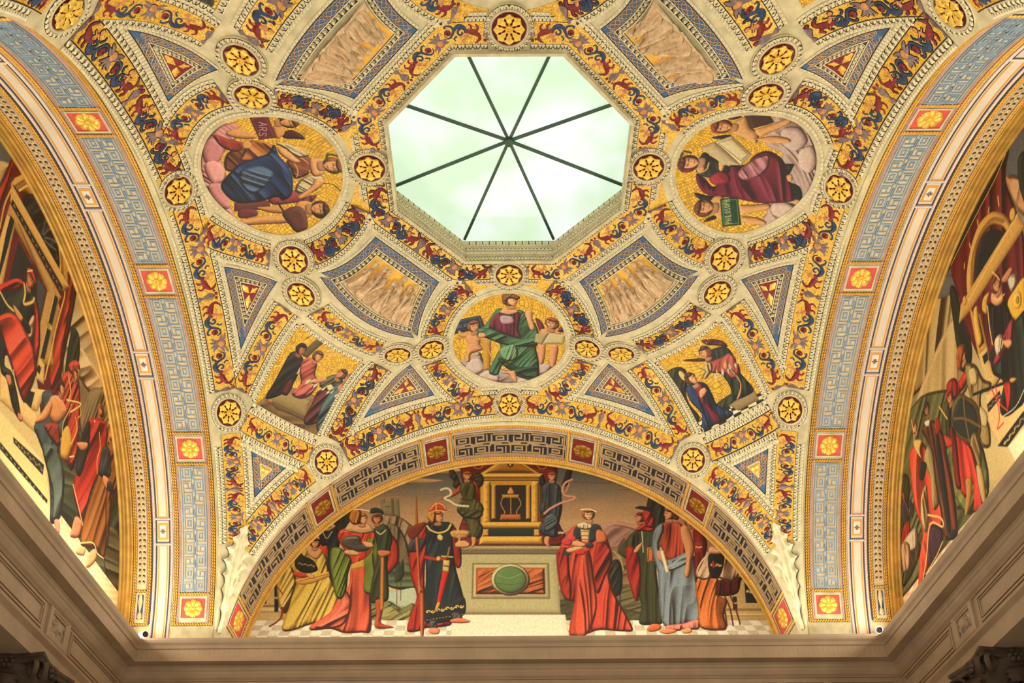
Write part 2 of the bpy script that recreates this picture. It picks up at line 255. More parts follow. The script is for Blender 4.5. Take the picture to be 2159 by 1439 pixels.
FRONT = """
z 540,930,3.426
# sky
p 196,168,122 s=.6 1060,205 1200,185 1400,190 1500,210 1380,232 1180,228
p 178,140,96 s=.5 880,290 1100,265 1350,280 1250,305 1000,300
l 3 120,92,70 950,330 1150,345 1400,340
l 2.5 120,92,70 930,395 1200,380 1400,392
p 196,140,96 s=.9 2560,250 2600,205 2660,180 2720,200 2790,235 2780,280 2700,300 2600,305
l 6 130,72,52 2300,295 2500,300 2560,298
l 5 130,72,52 2620,350 2850,345 2950,355
# castle and rocks
p 150,122,84 f=80,.8,14 870,900 880,760 905,600 930,540 990,500 1030,540 1080,570 1150,640 1160,760 1170,960 950,980
p 118,98,66 f=85,.8,20 940,640 1010,600 1080,700 1120,860 1150,1010 980,1000
q 126,112,76 s=.4 898,420 928,414 932,440 975,436 978,412 1030,410 1042,545 905,530
q 92,84,58 s=.3 975,414 992,412 1000,540 980,536
l 4 70,60,40 935,470 965,470
p 40,42,28 f=80,.9,16 540,600 580,500 640,450 690,440 695,560 700,700 560,720
p 86,96,58 f=10,.5,10 940,920 1000,900 1100,880 1160,960 1160,1080 940,1040
p 176,184,150 s=.2 820,1090 900,1060 1000,1080 1160,1060 1160,1200 1000,1190 820,1200
p 108,112,56 f=30,1,30 800,1190 900,1170 960,1150 1050,1200 1140,1170 1150,1320 800,1320
p 150,140,76 f=30,1,34 900,1230 980,1190 1060,1240 1120,1220 1140,1310 900,1310
p 44,52,34 1000,1010 1010,880 1025,840 1040,880 1062,850 1070,950 1050,1000 1030,1010
l 2.5 60,52,36 1018,1000 1016,1180
l 2.5 60,52,36 1046,1000 1044,1150
# stone seat left
q 196,164,100 s=.4 -160,900 200,905 200,1320 -160,1320
q 150,118,66 s=.3 -160,1180 200,1180 200,1195 -160,1195
q 216,186,122 s=.4 -160,1200 200,1200 200,1235 -160,1235
q 28,32,34 s=0 10,1040 80,1030 74,1170 2,1180
o 3,1 206,176,110 12,1050 72,1045 70,1165 10,1170
q 28,32,34 s=0 130,945 182,945 182,985 130,985
q 28,32,34 s=0 132,1030 168,1030 160,1230 132,1230
o 4,2 206,176,110 136,1040 164,1040 158,1220 136,1220
# right landscape
z 1060,930,3.426
p 176,124,88 s=.7 430,640 640,600 760,590 830,575 950,600 1100,580 1100,800 430,800
p 150,108,90 f=30,.6,10 440,660 700,660 800,600 980,640 1040,700 1040,900 440,900
p 128,98,62 f=20,.6,12 700,800 900,760 1010,800 1010,1060 700,1080
p 82,70,46 f=70,.7,16 830,790 860,710 900,700 920,760 960,790 900,850
q 150,92,60 s=.3 880,678 915,672 918,712 884,715
l 7 186,150,100 800,790 850,850 870,930
p 100,88,46 f=20,.6,14 400,1080 600,1050 1000,1050 1010,1300 400,1300
p 70,66,34 f=20,.6,14 400,1150 700,1180 1010,1240 1010,1310 400,1310
p 38,36,24 f=60,.9,16 780,880 820,850 860,900 865,1020 850,1100 800,1120 760,1060 740,960
l 5 48,42,28 848,1100 850,1200
p 42,40,30 f=80,.9,14 1040,460 1070,370 1110,350 1160,380 1170,470 1160,640 1040,640
p 160,110,80 s=.5 1230,440 1400,480 1560,560 1700,760 1500,800 1300,700
# stone seat right
q 190,158,94 s=.4 1640,870 2000,870 2100,1310 1620,1310
q 216,186,122 s=.4 1600,1240 2100,1240 2100,1262 1600,1262
q 150,118,66 s=.3 1600,1205 2100,1205 2100,1222 1600,1222
q 150,118,66 s=.3 1700,975 2000,975 2000,985 1700,985
q 28,32,34 s=0 1744,1004 1850,1004 1872,1166 1756,1166
o 4,3 206,176,110 1750,1010 1846,1010 1862,1160 1760,1160
q 28,32,34 s=0 1660,1120 1690,1120 1696,1214 1664,1214
o 3,4 206,176,110 1662,1124 1690,1124 1694,1210 1666,1210
# pavement
z 0,0,1
q 226,206,164 s=0 480,1310 1690,1310 1690,1350 480,1350
c 22,4 230,218,190 196,180,146 520,1307 985,1307 985,1350 490,1350
c 22,4 230,218,190 196,180,146 1190,1307 1640,1307 1680,1350 1190,1350
# hanging behind the shrine
p 104,26,18 f=0,.7,16 982,962 1160,962 1170,1040 1178,1100 1184,1150 978,1150 984,1060
l 2.6 196,152,72 990,968 1004,975 1000,984 1012,988 1020,978
l 2.6 196,152,72 1160,968 1146,975 1152,984 1140,988 1130,978
l 2.4 196,152,72 1030,968 1016,972 1010,980
l 2.4 196,152,72 1122,968 1136,972 1142,980
o 4,9 206,180,140 968,1100 984,1100 984,1145 966,1145
o 4,9 206,180,140 1170,1100 1186,1100 1190,1145 1170,1145
fig painted gilded shrine with pediment, columns and a tripod inside
q 196,138,38 1012,1000 1141,1000 1140,1148 1014,1148
q 214,156,50 1008,1001 1076,957 1143,1001
q 160,104,24 1024,996 1076,964 1128,996
e 1076,979 12,13 26,22,14
e 1076,979 6,9 206,156,60
q 224,172,62 1006,998 1145,998 1142,1008 1010,1008
q 150,98,24 1013,1009 1140,1009 1140,1013 1013,1013
q 222,168,60 1018,1014 1034,1014 1034,1102 1018,1102
q 222,168,60 1120,1014 1136,1014 1136,1102 1120,1102
q 40,30,22 s=.2 1034,1022 1120,1022 1120,1100 1034,1100
q 205,150,50 1036,1022 1046,1022 1046,1094 1036,1094
q 205,150,50 1109,1022 1119,1022 1119,1094 1109,1094
o 5,5 120,76,26 1022,1018 1022,1098 1032,1098 1032,1018
o 5,6 120,76,26 1123,1018 1123,1098 1133,1098 1133,1018
q 190,130,50 1058,1042 1095,1042 1093,1050 1060,1050
l 3 205,150,60 1060,1048 1056,1062 1064,1078 1062,1084
l 3 205,150,60 1093,1048 1098,1062 1089,1078 1091,1084
l 3 205,150,60 1077,1048 1077,1084
p 220,140,50 1070,1040 1077,1026 1084,1040
q 176,96,40 1056,1084 1098,1084 1100,1096 1054,1096
q 214,160,52 1012,1100 1142,1100 1144,1114 1010,1114
q 26,40,32 s=.2 1018,1114 1138,1114 1138,1130 1018,1130
q 205,150,60 1018,1115 1030,1115 1030,1129 1018,1129
q 205,150,60 1126,1115 1138,1115 1138,1129 1126,1129
q 220,166,56 1012,1130 1144,1130 1146,1148 1010,1148
fig painted stone pedestal with green disc and orange marble panels
q 168,150,104 s=.5 958,1150 1190,1150 1186,1160 962,1160
q 112,100,66 s=.3 962,1160 1186,1160 1180,1168 968,1168
q 176,164,112 s=.3 972,1168 1176,1168 1182,1292 968,1292
q 122,108,70 s=0 996,1186 1158,1186 1160,1262 994,1262
q 190,172,120 s=.3 999,1189 1155,1189 1157,1259 997,1259
q 190,96,40 f=30,1,24 1004,1196 1148,1196 1150,1252 1003,1252
e 1076,1221 78,73 130,116,76
e 1076,1221 75,70 192,180,124
e 1076,1221 65,61 90,86,50
e 1076,1221 62,58 92,118,60 .4
l 3 130,150,90 1050,1212 1075,1218 1100,1208
l 3 64,92,46 1046,1228 1078,1232 1106,1226
q 128,112,74 s=0 968,1290 1182,1290 1183,1295 967,1295
q 226,214,178 s=.1 958,1295 1192,1295 1202,1350 948,1350
fig painted winged youth in green with a ribbon scroll, left of the shrine
z 540,930,3.426
p 62,50,28 f=60,1,40 1370,170 1410,190 1445,230 1470,290 1490,335 1460,350 1420,320 1425,285 1400,255 1395,220
p 58,46,26 f=20,1,40 1560,240 1600,220 1640,250 1640,310 1600,330
p 176,56,28 1575,290 1605,330 1598,380 1560,440 1530,460 1520,445 1560,390
p 176,56,28 1470,320 1490,350 1440,390 1370,415 1340,420 1345,405 1400,380 1440,350
p 84,80,34 f=80,.9,26 1480,310 1530,290 1580,310 1590,360 1585,410 1630,450 1645,500 1610,560 1640,620 1625,690 1580,710 1540,680 1530,620 1500,560 1450,500 1470,440 1490,410 1470,350
p 66,64,28 f=40,.9,26 1450,490 1520,500 1590,490 1640,520 1600,560 1500,550
l 6 60,46,22 1480,415 1540,425 1590,410
p 205,140,80 1555,690 1590,700 1580,750 1550,765 1560,730
l 12 214,208,160 1335,350 1370,338 1400,350 1405,385 1360,410 1400,430 1450,460 1530,468
h 1525,250 20 -.2 170,96,34 214,150,88
fig painted winged youth in dark blue with a ribbon scroll, right of the shrine
z 1060,930,3.426
p 44,38,28 f=60,1,40 425,310 440,270 460,210 500,148 505,200 495,250 480,300 440,330
p 40,34,26 f=20,1,40 262,270 290,240 310,300 280,350
p 58,66,70 f=80,.9,24 300,310 340,290 400,310 425,360 425,410 430,480 415,560 395,640 400,685 330,690 262,650 275,600 310,560 268,500 270,450 290,410 275,350
p 84,92,96 f=30,.9,24 300,560 360,520 410,560 380,620 310,650
l 8 70,60,30 283,330 280,400 310,460 340,480
l 7 210,140,80 450,370 470,330 480,300
p 206,140,84 305,690 340,690 335,740 350,765 320,755 300,730
l 11 214,150,120 500,275 450,300 430,350 450,390 520,400 500,420 430,440 350,480 300,520
h 355,255 20 -.25 160,76,34 214,150,92
fig painted seated lady in yellow playing a lute
z 540,930,3.426
q 200,62,34 s=.5 425,750 515,756 515,965 430,955
l 5 120,30,20 425,750 515,756 515,965
q 150,40,24 s=.5 270,780 320,760 330,960 280,960
p 214,176,66 f=75,1,17 215,860 280,800 350,770 450,790 510,830 530,950 575,1060 605,1130 590,1240 500,1310 400,1320 250,1370 185,1355 210,1250 190,1150 150,1060 175,950
p 224,186,84 f=70,1,17 165,960 250,900 290,1010 260,1120 220,1240 170,1200 150,1060
p 34,34,26 f=80,.6,40 300,795 350,830 400,850 435,890 440,935 350,950 280,900
o 6,7 170,140,70 300,850 420,870 430,930 300,910
p 196,60,36 280,940 380,955 400,975 330,985 275,970
p 214,160,60 s=.6 285,1000 350,985 440,960 520,940 552,935 545,965 420,1020 340,1035 300,1025
l 3 120,80,30 310,1010 450,975 545,948
p 214,156,96 360,955 410,960 425,985 390,990
p 210,150,92 370,770 450,770 480,800 440,850 390,830
h 428,735 22 -.1 112,30,18 218,160,100
l 3 225,205,160 395,700 430,690 470,710
l 4 120,30,20 105,1010 160,1060 190,1100
l 7 140,40,22 190,1200 180,1270 140,1310 98,1335
fig painted lady in black standing behind the lute player
p 30,34,36 f=80,.6,20 455,630 520,610 590,640 605,720 590,860 575,1060 545,1000 515,900 515,760 470,750
l 3 190,180,150 480,650 510,700 550,650
p 216,158,100 480,600 540,590 575,615 520,650 475,630
h 528,580 19 .7 130,66,30 216,156,98 120,30,20
fig painted lady in coral and green carrying a helmet
p 218,92,58 f=82,1,14 690,900 780,870 825,960 830,1150 830,1365 760,1380 640,1385 540,1355 400,1365 392,1330 470,1280 545,1220 600,1120 670,1040
p 226,112,80 f=50,1,16 620,1050 600,1190 520,1280 420,1340 560,1350 650,1300 690,1150
p 206,64,34 f=70,.8,22 610,640 690,620 780,625 850,640 880,720 840,800 790,870 690,890 640,790 590,700
p 216,160,104 650,620 700,560 760,570 830,610 840,650 760,665 650,645
l 3 200,170,120 610,655 700,640 760,655 845,640
p 112,128,40 f=75,1,20 545,780 600,765 650,800 690,860 665,960 655,1060 620,1135 575,1120 555,1020 535,900
p 118,134,44 f=85,1,20 800,715 860,700 893,760 890,860 860,960 850,1090 800,1100 775,1060 785,940 780,860 830,790
p 74,66,58 s=1 620,720 650,685 720,678 752,690 760,730 800,740 830,755 800,790 720,795 650,770
l 4 150,140,120 650,700 700,695 740,700
l 3 40,34,28 740,690 700,740 760,740
p 214,156,100 640,790 700,785 750,810 720,825 650,815
p 214,156,100 770,725 830,730 850,760 800,765
q 200,150,60 s=.4 684,888 780,852 784,905 690,925
h 770,560 25 .9 190,112,34 220,160,104
p 196,120,40 f=70,.9,30 690,500 740,480 760,520 750,590 700,600 672,560
l 5 230,214,170 705,490 760,492 832,505
fig painted man in green tunic holding a sword
p 168,40,24 f=70,.9,18 960,670 1020,720 1035,800 1025,880 960,955 925,920 960,830
p 52,60,34 f=84,.8,20 845,640 900,600 950,610 985,690 970,780 950,860 955,1000 955,1140 890,1160 825,1160 835,1000 870,870 870,720
p 168,66,34 862,1150 920,1150 912,1240 905,1310 985,1335 980,1348 860,1345 868,1250
l 6 214,186,120 870,650 900,670 935,640
l 13 200,116,40 912,830 908,1000 905,1205
l 6 60,60,70 908,720 912,830
p 190,106,60 880,790 960,790 970,815 900,835
h 875,560 23 .1 120,60,26 200,130,76
p 34,46,30 826,520 830,485 870,478 915,500 918,525 880,515
fig painted crowned king in black tunic with lance and goblet
p 172,38,22 f=80,.9,16 1150,690 1180,600 1230,590 1240,720 1220,900 1225,1100 1300,1300 1390,1270 1400,1330 1220,1350 1180,1370 1090,1368 1120,1240 1160,1120 1120,980 1105,820
p 160,34,20 f=80,.9,16 1400,600 1450,640 1480,760 1480,900 1430,880
p 34,42,44 f=82,.9,15 1230,600 1290,570 1350,580 1410,600 1425,760 1440,900 1480,1050 1510,1180 1500,1250 1400,1300 1300,1312 1220,1300 1215,1150 1225,1000 1225,800
p 28,30,28 s=.5 1216,1165 1300,1185 1400,1160 1500,1120 1508,1245 1400,1290 1300,1305 1218,1290
o 8,3 214,178,90 1222,1185 1500,1140 1500,1235 1222,1285
o 12,4 214,178,90 1222,1285 1500,1240 1502,1252 1222,1300
p 58,58,54 f=60,1,60 1160,700 1220,705 1225,740 1180,790 1110,800 1095,760 1120,720
l 16 176,50,26 1222,835 1300,850 1360,845
e 1318,846 9,11 214,166,70
q 196,36,22 s=.5 1346,935 1392,940 1332,1165 1304,1160
q 206,170,86 s=.4 1352,855 1400,860 1390,940 1346,935
o 4,4 60,40,20 1356,865 1396,868 1386,935 1350,930
l 7 214,170,80 1340,828 1420,835
l 7 150,120,60 1382,830 1396,765
p 214,150,50 s=.6 1310,1160 1330,1170 1306,1220 1292,1215
p 184,92,40 s=.9 1153,410 1161,408 1175,700 1190,1000 1212,1075 1196,1090 1216,1130 1212,1388 1186,1388 1182,1130 1166,1080 1164,900 1150,700
p 110,42,22 s=.6 1090,640 1150,600 1230,590 1160,690 1110,700
l 9 222,186,96 1235,610 1260,640 1320,660 1380,640 1405,600
p 222,186,96 s=.5 1310,680 1330,670 1350,690 1340,715 1315,705
p 204,150,78 s=.8 1405,650 1475,640 1540,650 1525,690 1480,705 1490,735 1450,735 1460,705 1415,690
o 6,4 100,60,30 1420,655 1530,655 1520,690 1425,688
p 214,150,92 1440,735 1500,715 1545,740 1530,765 1450,765
h 1315,545 27 .9 186,110,40 210,144,84
p 196,130,50 f=70,.9,30 1240,520 1290,500 1300,560 1280,600 1238,560
p 190,60,32 1248,520 1252,485 1290,440 1340,448 1372,480 1366,510 1310,500
l 5 226,180,80 1250,515 1310,497 1368,508
l 4 226,180,80 1258,490 1300,445 1350,460 1368,490
l 4 226,180,80 1300,500 1300,445
p 74,74,76 f=60,1,60 1255,1300 1305,1300 1305,1360 1260,1360
p 214,130,90 1250,1350 1320,1350 1322,1385 1290,1392 1252,1380
p 74,74,76 f=60,1,60 1415,1240 1470,1240 1490,1280 1430,1290
p 206,110,66 1410,1285 1480,1275 1550,1300 1500,1312 1410,1308
fig painted lady in red holding roses
z 1060,930,3.426
p 204,66,40 f=80,1,13 480,640 560,600 640,600 720,640 770,740 792,860 770,960 800,1080 880,1230 942,1360 860,1372 700,1362 600,1392 482,1398 500,1240 510,1160 450,1140 410,1040 388,860 410,770
p 182,50,30 f=60,1,16 700,700 770,760 792,860 740,980 690,1100 650,1000 660,800
p 218,84,52 f=88,1,16 560,800 630,800 660,1000 680,1200 620,1380 520,1390 530,1100 545,900
p 170,44,26 f=70,1,18 392,790 470,770 480,900 500,1100 470,1150 420,1080 394,900
p 40,52,58 s=.7 512,640 555,600 590,620 570,700 520,700
p 40,52,58 s=.7 620,610 690,600 715,640 690,700 620,730
q 216,190,130 s=.3 560,625 628,625 618,725 572,725
l 4 190,50,30 560,650 625,650
l 4 190,50,30 562,680 622,680
l 4 190,50,30 565,708 620,708
p 226,206,160 f=85,1,50 545,595 590,585 640,592 650,625 600,640 545,625
p 206,110,60 680,640 740,660 750,720 680,730
p 44,54,62 600,735 650,740 655,765 600,765
p 44,54,62 445,790 480,790 490,820 450,820
p 220,164,108 490,720 550,720 600,745 570,765 500,750
p 220,164,108 460,780 530,760 590,770 540,790 480,805
e 465,725 22,18 196,60,56
e 500,700 16,14 206,70,60
e 560,800 22,14 196,46,40
h 622,530 26 .25 176,110,44 226,176,120
l 5 236,222,186 565,492 620,488 672,505
fig painted man in a green robe and red hood with laurel wreath
p 62,64,34 f=83,.9,14 900,700 960,640 1040,620 1110,640 1130,760 1110,900 1130,1080 1165,1200 1150,1315 1060,1325 985,1310 1000,1180 960,1060 930,900 890,780
p 166,34,22 f=70,.9,18 890,780 940,760 985,820 1000,930 995,1080 965,1155 930,1080 900,950
p 166,34,24 f=30,.8,24 958,640 1000,600 1050,590 1110,610 1080,650 1000,650
h 985,550 22 -.9 120,28,18 196,130,80
p 166,36,22 f=60,.8,24 1010,510 1050,495 1090,540 1095,620 1050,620 1020,580
p 30,28,20 s=.6 955,480 1000,465 1060,480 1055,500 1000,492
l 3 230,220,190 1005,650 1010,720 1015,800
q 206,110,36 s=.5 1040,768 1084,762 1090,865 1046,872
l 3 60,30,16 1052,780 1080,776 1082,856 1056,860 1052,780
p 206,140,86 945,800 965,760 1005,730 1010,745 975,800
fig painted young man in red tunic and blue grey mantle with scroll
p 190,74,46 f=84,1,20 1140,610 1200,585 1290,595 1325,700 1310,830 1200,860 1150,780
p 128,140,144 f=80,1,13 1090,650 1150,590 1165,640 1130,740 1150,830 1220,850 1320,800 1385,830 1400,980 1425,1280 1330,1320 1170,1335 1130,1160 1120,950 1080,800
p 150,160,160 f=15,1,22 1110,780 1200,880 1320,810 1385,840 1300,900 1180,930
p 206,138,84 s=1 1285,620 1330,610 1365,680 1385,780 1365,870 1360,940 1340,985 1310,960 1325,860 1310,760 1290,700
p 206,138,84 s=1 1115,790 1150,800 1190,860 1180,880 1120,850
l 16 232,214,168 1148,795 1168,870 1186,935
p 224,132,106 f=80,1,24 1180,1330 1300,1315 1420,1285 1415,1355 1320,1360 1200,1375
p 220,150,96 1290,1360 1350,1345 1365,1375 1310,1388
p 220,130,80 1130,1370 1190,1350 1260,1370 1180,1392
p 206,96,48 1040,1355 1080,1318 1140,1325 1135,1360 1070,1375
h 1200,525 26 -.9 110,62,26 214,146,88
p 100,56,24 f=50,1,60 1180,470 1230,455 1275,490 1270,560 1235,560 1215,500
l 4 40,40,22 1185,470 1230,462 1270,500
fig painted youth in dark red with a red cap
p 122,24,18 f=80,.9,20 1375,640 1430,640 1475,720 1470,800 1440,880 1410,990 1385,980 1385,800
q 150,40,30 s=.5 1384,730 1445,722 1440,805 1386,800
o 3,8 214,180,110 1388,735 1440,728 1436,800 1390,795
h 1348,585 20 -.2 96,40,22 196,120,72 150,26,18
fig painted seated lady in orange and cream
p 90,22,14 f=80,1,20 1545,1010 1730,975 1720,1010 1690,1100 1550,1110
l 6 96,26,16 1560,1110 1600,1200 1620,1330
l 6 96,26,16 1600,1110 1640,1200 1665,1330
l 6 96,26,16 1640,1105 1680,1200 1715,1320
p 222,118,46 f=70,1,14 1400,1010 1500,970 1560,1000 1550,1100 1620,1150 1600,1250 1620,1340 1580,1365 1430,1345 1410,1200 1395,1100
p 222,180,138 f=60,1,18 1480,810 1560,780 1640,790 1680,860 1712,950 1660,1010 1600,1000 1540,985 1440,1000 1395,960 1420,880
p 28,24,20 s=.5 1488,815 1600,818 1570,970 1500,972
o 4,9 206,160,80 1495,825 1590,828 1562,960 1505,962
p 170,34,24 1510,880 1522,860 1536,890 1522,920
p 220,160,104 1500,760 1590,750 1620,790 1560,815 1490,805
l 3 236,226,200 1500,780 1550,790 1600,770
h 1530,705 23 -.8 80,40,24 216,156,100
l 4 236,222,180 1490,660 1540,662 1570,690
end
"""
LEFT = """
z 0,300,4.231
p 190,160,100 f=30,.5,5 -400,200 40,170 60,300 -200,700
z 80,700,2.32
p 176,150,98 f=60,.6,6 140,-200 260,-100 340,200 400,500 420,900 160,700 120,200
p 206,176,118 f=60,.6,7 190,60 260,140 330,260 260,300 200,220 160,160
p 126,104,66 f=80,.8,12 230,330 260,280 300,270 340,300 360,400 400,520 420,700 260,640 200,420
p 62,64,34 f=20,.6,10 100,560 200,460 260,620 420,760 430,1000 420,1320 300,1160 120,940
p 40,46,26 f=80,1,18 350,900 370,780 400,740 410,900 400,1000 360,980
p 44,48,26 f=20,.6,10 110,760 200,780 210,1000 140,940 100,900
p 78,72,40 f=20,.7,10 330,960 400,1000 410,1260 330,1180
p 36,44,26 f=85,.9,18 120,330 130,200 150,60 170,-20 200,10 205,100 190,240 180,400 200,560 160,680 130,500
c 22,5 230,206,156 212,180,124 110,890 408,1290 404,1370 60,930
# crimson hanging and gilded tabernacle
z 0,300,4.231
p 96,20,18 f=80,.6,10 180,10 330,230 500,520 680,980 690,1300 560,2000 470,2700 380,2560 300,2000 0,1500 -60,700 60,250
p 176,50,24 f=84,1,12 185,15 120,190 60,420 -60,760 -200,1000 -200,600 0,400 100,200
z 0,560,4.231
p 186,60,26 f=80,1,10 677,-60 640,300 560,760 540,960 470,1110 440,1020 470,800 560,460 640,60
z 0,300,4.231
p 190,146,64 100,380 140,320 230,300 330,340 430,450 520,650 580,900 610,1280 560,1200 480,900 360,640 250,470 180,450
l 16 150,108,44 150,400 250,350 350,420 450,600 530,850 560,1150
l 8 226,190,104 170,430 260,385 360,460 450,640 520,900 540,1150
p 22,22,22 f=60,.9,14 205,520 250,460 330,480 400,580 460,700 510,860 530,1110 420,950 300,780 210,600
l 6 90,90,88 395,870 450,920 500,960
l 6 90,90,88 400,850 450,860 500,890
l 6 80,80,80 390,830 430,780 480,760
l 6 80,80,80 380,820 400,720 440,660
q 200,156,76 s=.6 100,360 620,1290 560,1330 90,530
q 24,26,24 s=0 108,500 560,1290 545,1350 100,560
o 14,3 214,180,100 112,515 550,1295 545,1345 106,565
q 176,130,58 s=.5 90,540 550,1385 510,1440 60,640
q 206,164,90 s=.4 60,640 -40,1000 -120,1500 -30,1500 40,1200 140,700
q 24,26,24 s=0 95,650 60,780 0,1080 -20,1200 -5,1210 60,980 130,700
q 176,132,64 s=.7 150,700 420,1330 360,1600 330,2000 480,2000 470,1800 540,1500 480,1270 170,710
q 32,30,28 s=.2 165,880 415,1330 350,1620 300,1900 0,1900 -80,1400 80,1230
q 60,58,54 s=.3 330,1190 415,1330 360,1580 330,1400
l 6 206,164,70 215,140 220,220 200,290 130,330
l 6 206,164,70 220,220 260,260 330,320 390,380
l 6 206,164,70 520,640 560,720 590,850 610,1000 600,1150
l 6 206,164,70 100,420 40,560 0,760
z 0,560,4.231
q 206,164,90 s=.5 480,250 530,290 400,840 350,820
q 24,26,24 s=0 490,255 520,290 395,835 360,815
o 12,6 206,170,90 492,262 515,290 394,825 366,812
l 7 206,164,70 580,230 570,300 530,440 490,600 460,760 430,880 400,1010
q 206,164,90 s=.5 350,810 400,890 390,1060 320,1010
q 24,26,24 s=0 345,880 368,910 352,970 328,935
q 214,176,104 s=.5 240,1080 420,1110 330,1300 200,1260
q 24,26,24 s=0 250,1110 310,1130 275,1280 220,1230
q 216,176,104 s=.4 0,900 120,1100 320,1320 430,1500 430,1600 0,1200
z 0,920,2.772
q 226,186,116 s=.3 -200,-400 80,-60 272,160 300,430 270,470 -200,-100
q 24,28,28 s=0 76,0 258,165 250,226 80,36
o 10,3 216,180,100 84,8 254,172 248,216 84,40
q 24,28,28 s=0 0,30 278,370 272,404 0,72
o 12,4 216,180,100 2,40 274,374 270,396 2,68
q 236,200,136 s=.2 -200,-160 298,420 310,490 290,500 -200,-90
fig painted enthroned lady in red and black
z 0,560,4.231
p 36,40,24 f=70,.9,14 0,380 120,250 210,160 300,260 310,420 200,560 80,700 40,880 120,980 190,1380 110,1260 60,1020 0,900
p 196,56,34 f=60,1,10 40,150 150,110 215,150 190,200 120,240 60,220 0,260 -60,200
p 206,68,40 f=60,1,9 -100,520 60,420 160,470 240,620 300,760 320,960 270,1120 210,1220 120,960 60,780 0,600
p 178,46,28 f=75,1,12 300,300 345,420 360,660 330,860 300,760 310,500
p 214,170,120 f=60,.8,20 260,500 300,440 310,520 290,640 260,660 245,600
l 10 216,180,90 215,160 225,250 210,330 240,340 290,320 305,290
p 24,24,22 205,470 260,520 275,590 245,600
l 4 216,190,120 120,930 140,1060 190,1240
p 200,130,80 120,350 180,420 205,470 185,500 140,440
p 196,110,70 50,980 90,980 105,1050 80,1070
p 196,110,70 160,1310 200,1340 200,1385 165,1370
l 8 214,180,96 0,230 60,340 120,400
h 270,130 26 -.3 130,60,30 200,120,70 186,50,30
l 4 226,200,130 245,50 290,40
fig painted man in a gold veil and red robe
z 80,700,2.32
p 190,60,36 f=80,1,14 110,240 150,190 200,230 205,420 190,600 150,660 120,560 110,400
l 8 206,164,80 150,210 160,290 150,340
l 6 214,180,100 140,330 210,350 160,390
p 196,60,44 f=70,.8,20 150,160 180,135 205,160 195,215 160,200
p 168,100,60 170,190 200,180 205,220 180,250
h 184,206 22 .8 120,60,36 190,120,76
l 4 206,164,80 205,360 210,400 195,420
l 5 214,190,110 155,610 175,605
fig painted young poet in blue grey mantle holding a lyre
p 62,76,74 f=75,1,11 20,300 60,285 90,330 150,390 130,480 100,560 130,700 120,860 100,920 60,930 60,800 40,640 0,520 -20,460 20,400
p 84,98,84 f=82,1,12 20,560 80,560 120,660 125,780 105,900 70,920 70,780
p 206,134,78 s=1 60,320 100,310 130,350 140,400 90,450 50,400
p 206,134,78 s=1 60,330 70,370 40,430 -10,445 -10,425 20,390
p 132,44,24 f=70,.8,18 30,450 100,450 105,560 60,520
p 200,150,60 s=.7 120,490 150,460 165,550 140,620 110,600
l 4 216,176,80 118,500 125,440 150,390 165,350
l 4 216,176,80 160,550 190,480 185,420
h 118,275 23 .6 60,34,20 200,130,78
p 214,130,100 80,920 105,920 105,980 90,975
fig painted bearded man in a red cloak
p 178,40,26 f=80,1,10 240,440 280,420 330,440 340,520 310,660 270,760 240,860 220,940 190,860 170,760 200,640 220,520
p 40,34,30 f=80,.8,14 225,470 255,440 250,560 210,700 185,660
p 196,124,72 190,540 240,540 240,570 210,580
p 200,120,76 185,900 215,930 200,1000 160,1000 165,960
p 190,110,66 300,350 325,380 320,430 295,420
h 308,385 21 -.7 90,50,28 190,116,66
l 5 216,190,120 172,745 190,820 220,945
e 278,438 6,6 216,180,90
fig painted lady in an ochre dress with gold chains
p 150,86,28 f=78,1,10 330,560 370,570 385,640 380,760 350,880 340,1000 320,1110 280,1060 210,1040 225,920 270,780 290,720
p 120,66,22 f=80,1,12 350,580 390,620 388,760 360,800 355,900 340,1060 330,900 335,760
p 44,50,52 f=82,.8,24 320,560 350,570 355,700 300,700 305,620
p 200,130,78 320,700 345,720 340,770 320,740
p 34,36,36 340,730 370,740 365,775 340,775
l 5 214,170,76 300,490 305,560 290,620 290,690
l 5 216,190,120 210,1030 270,1030 290,1080 320,1105
p 214,150,90 190,1060 230,1050 225,1090 190,1085
p 214,150,90 250,1080 280,1060 285,1110 250,1150 235,1140
h 355,500 21 -.6 180,110,50 206,136,80
l 6 224,180,80 345,440 370,470 372,510
end
"""
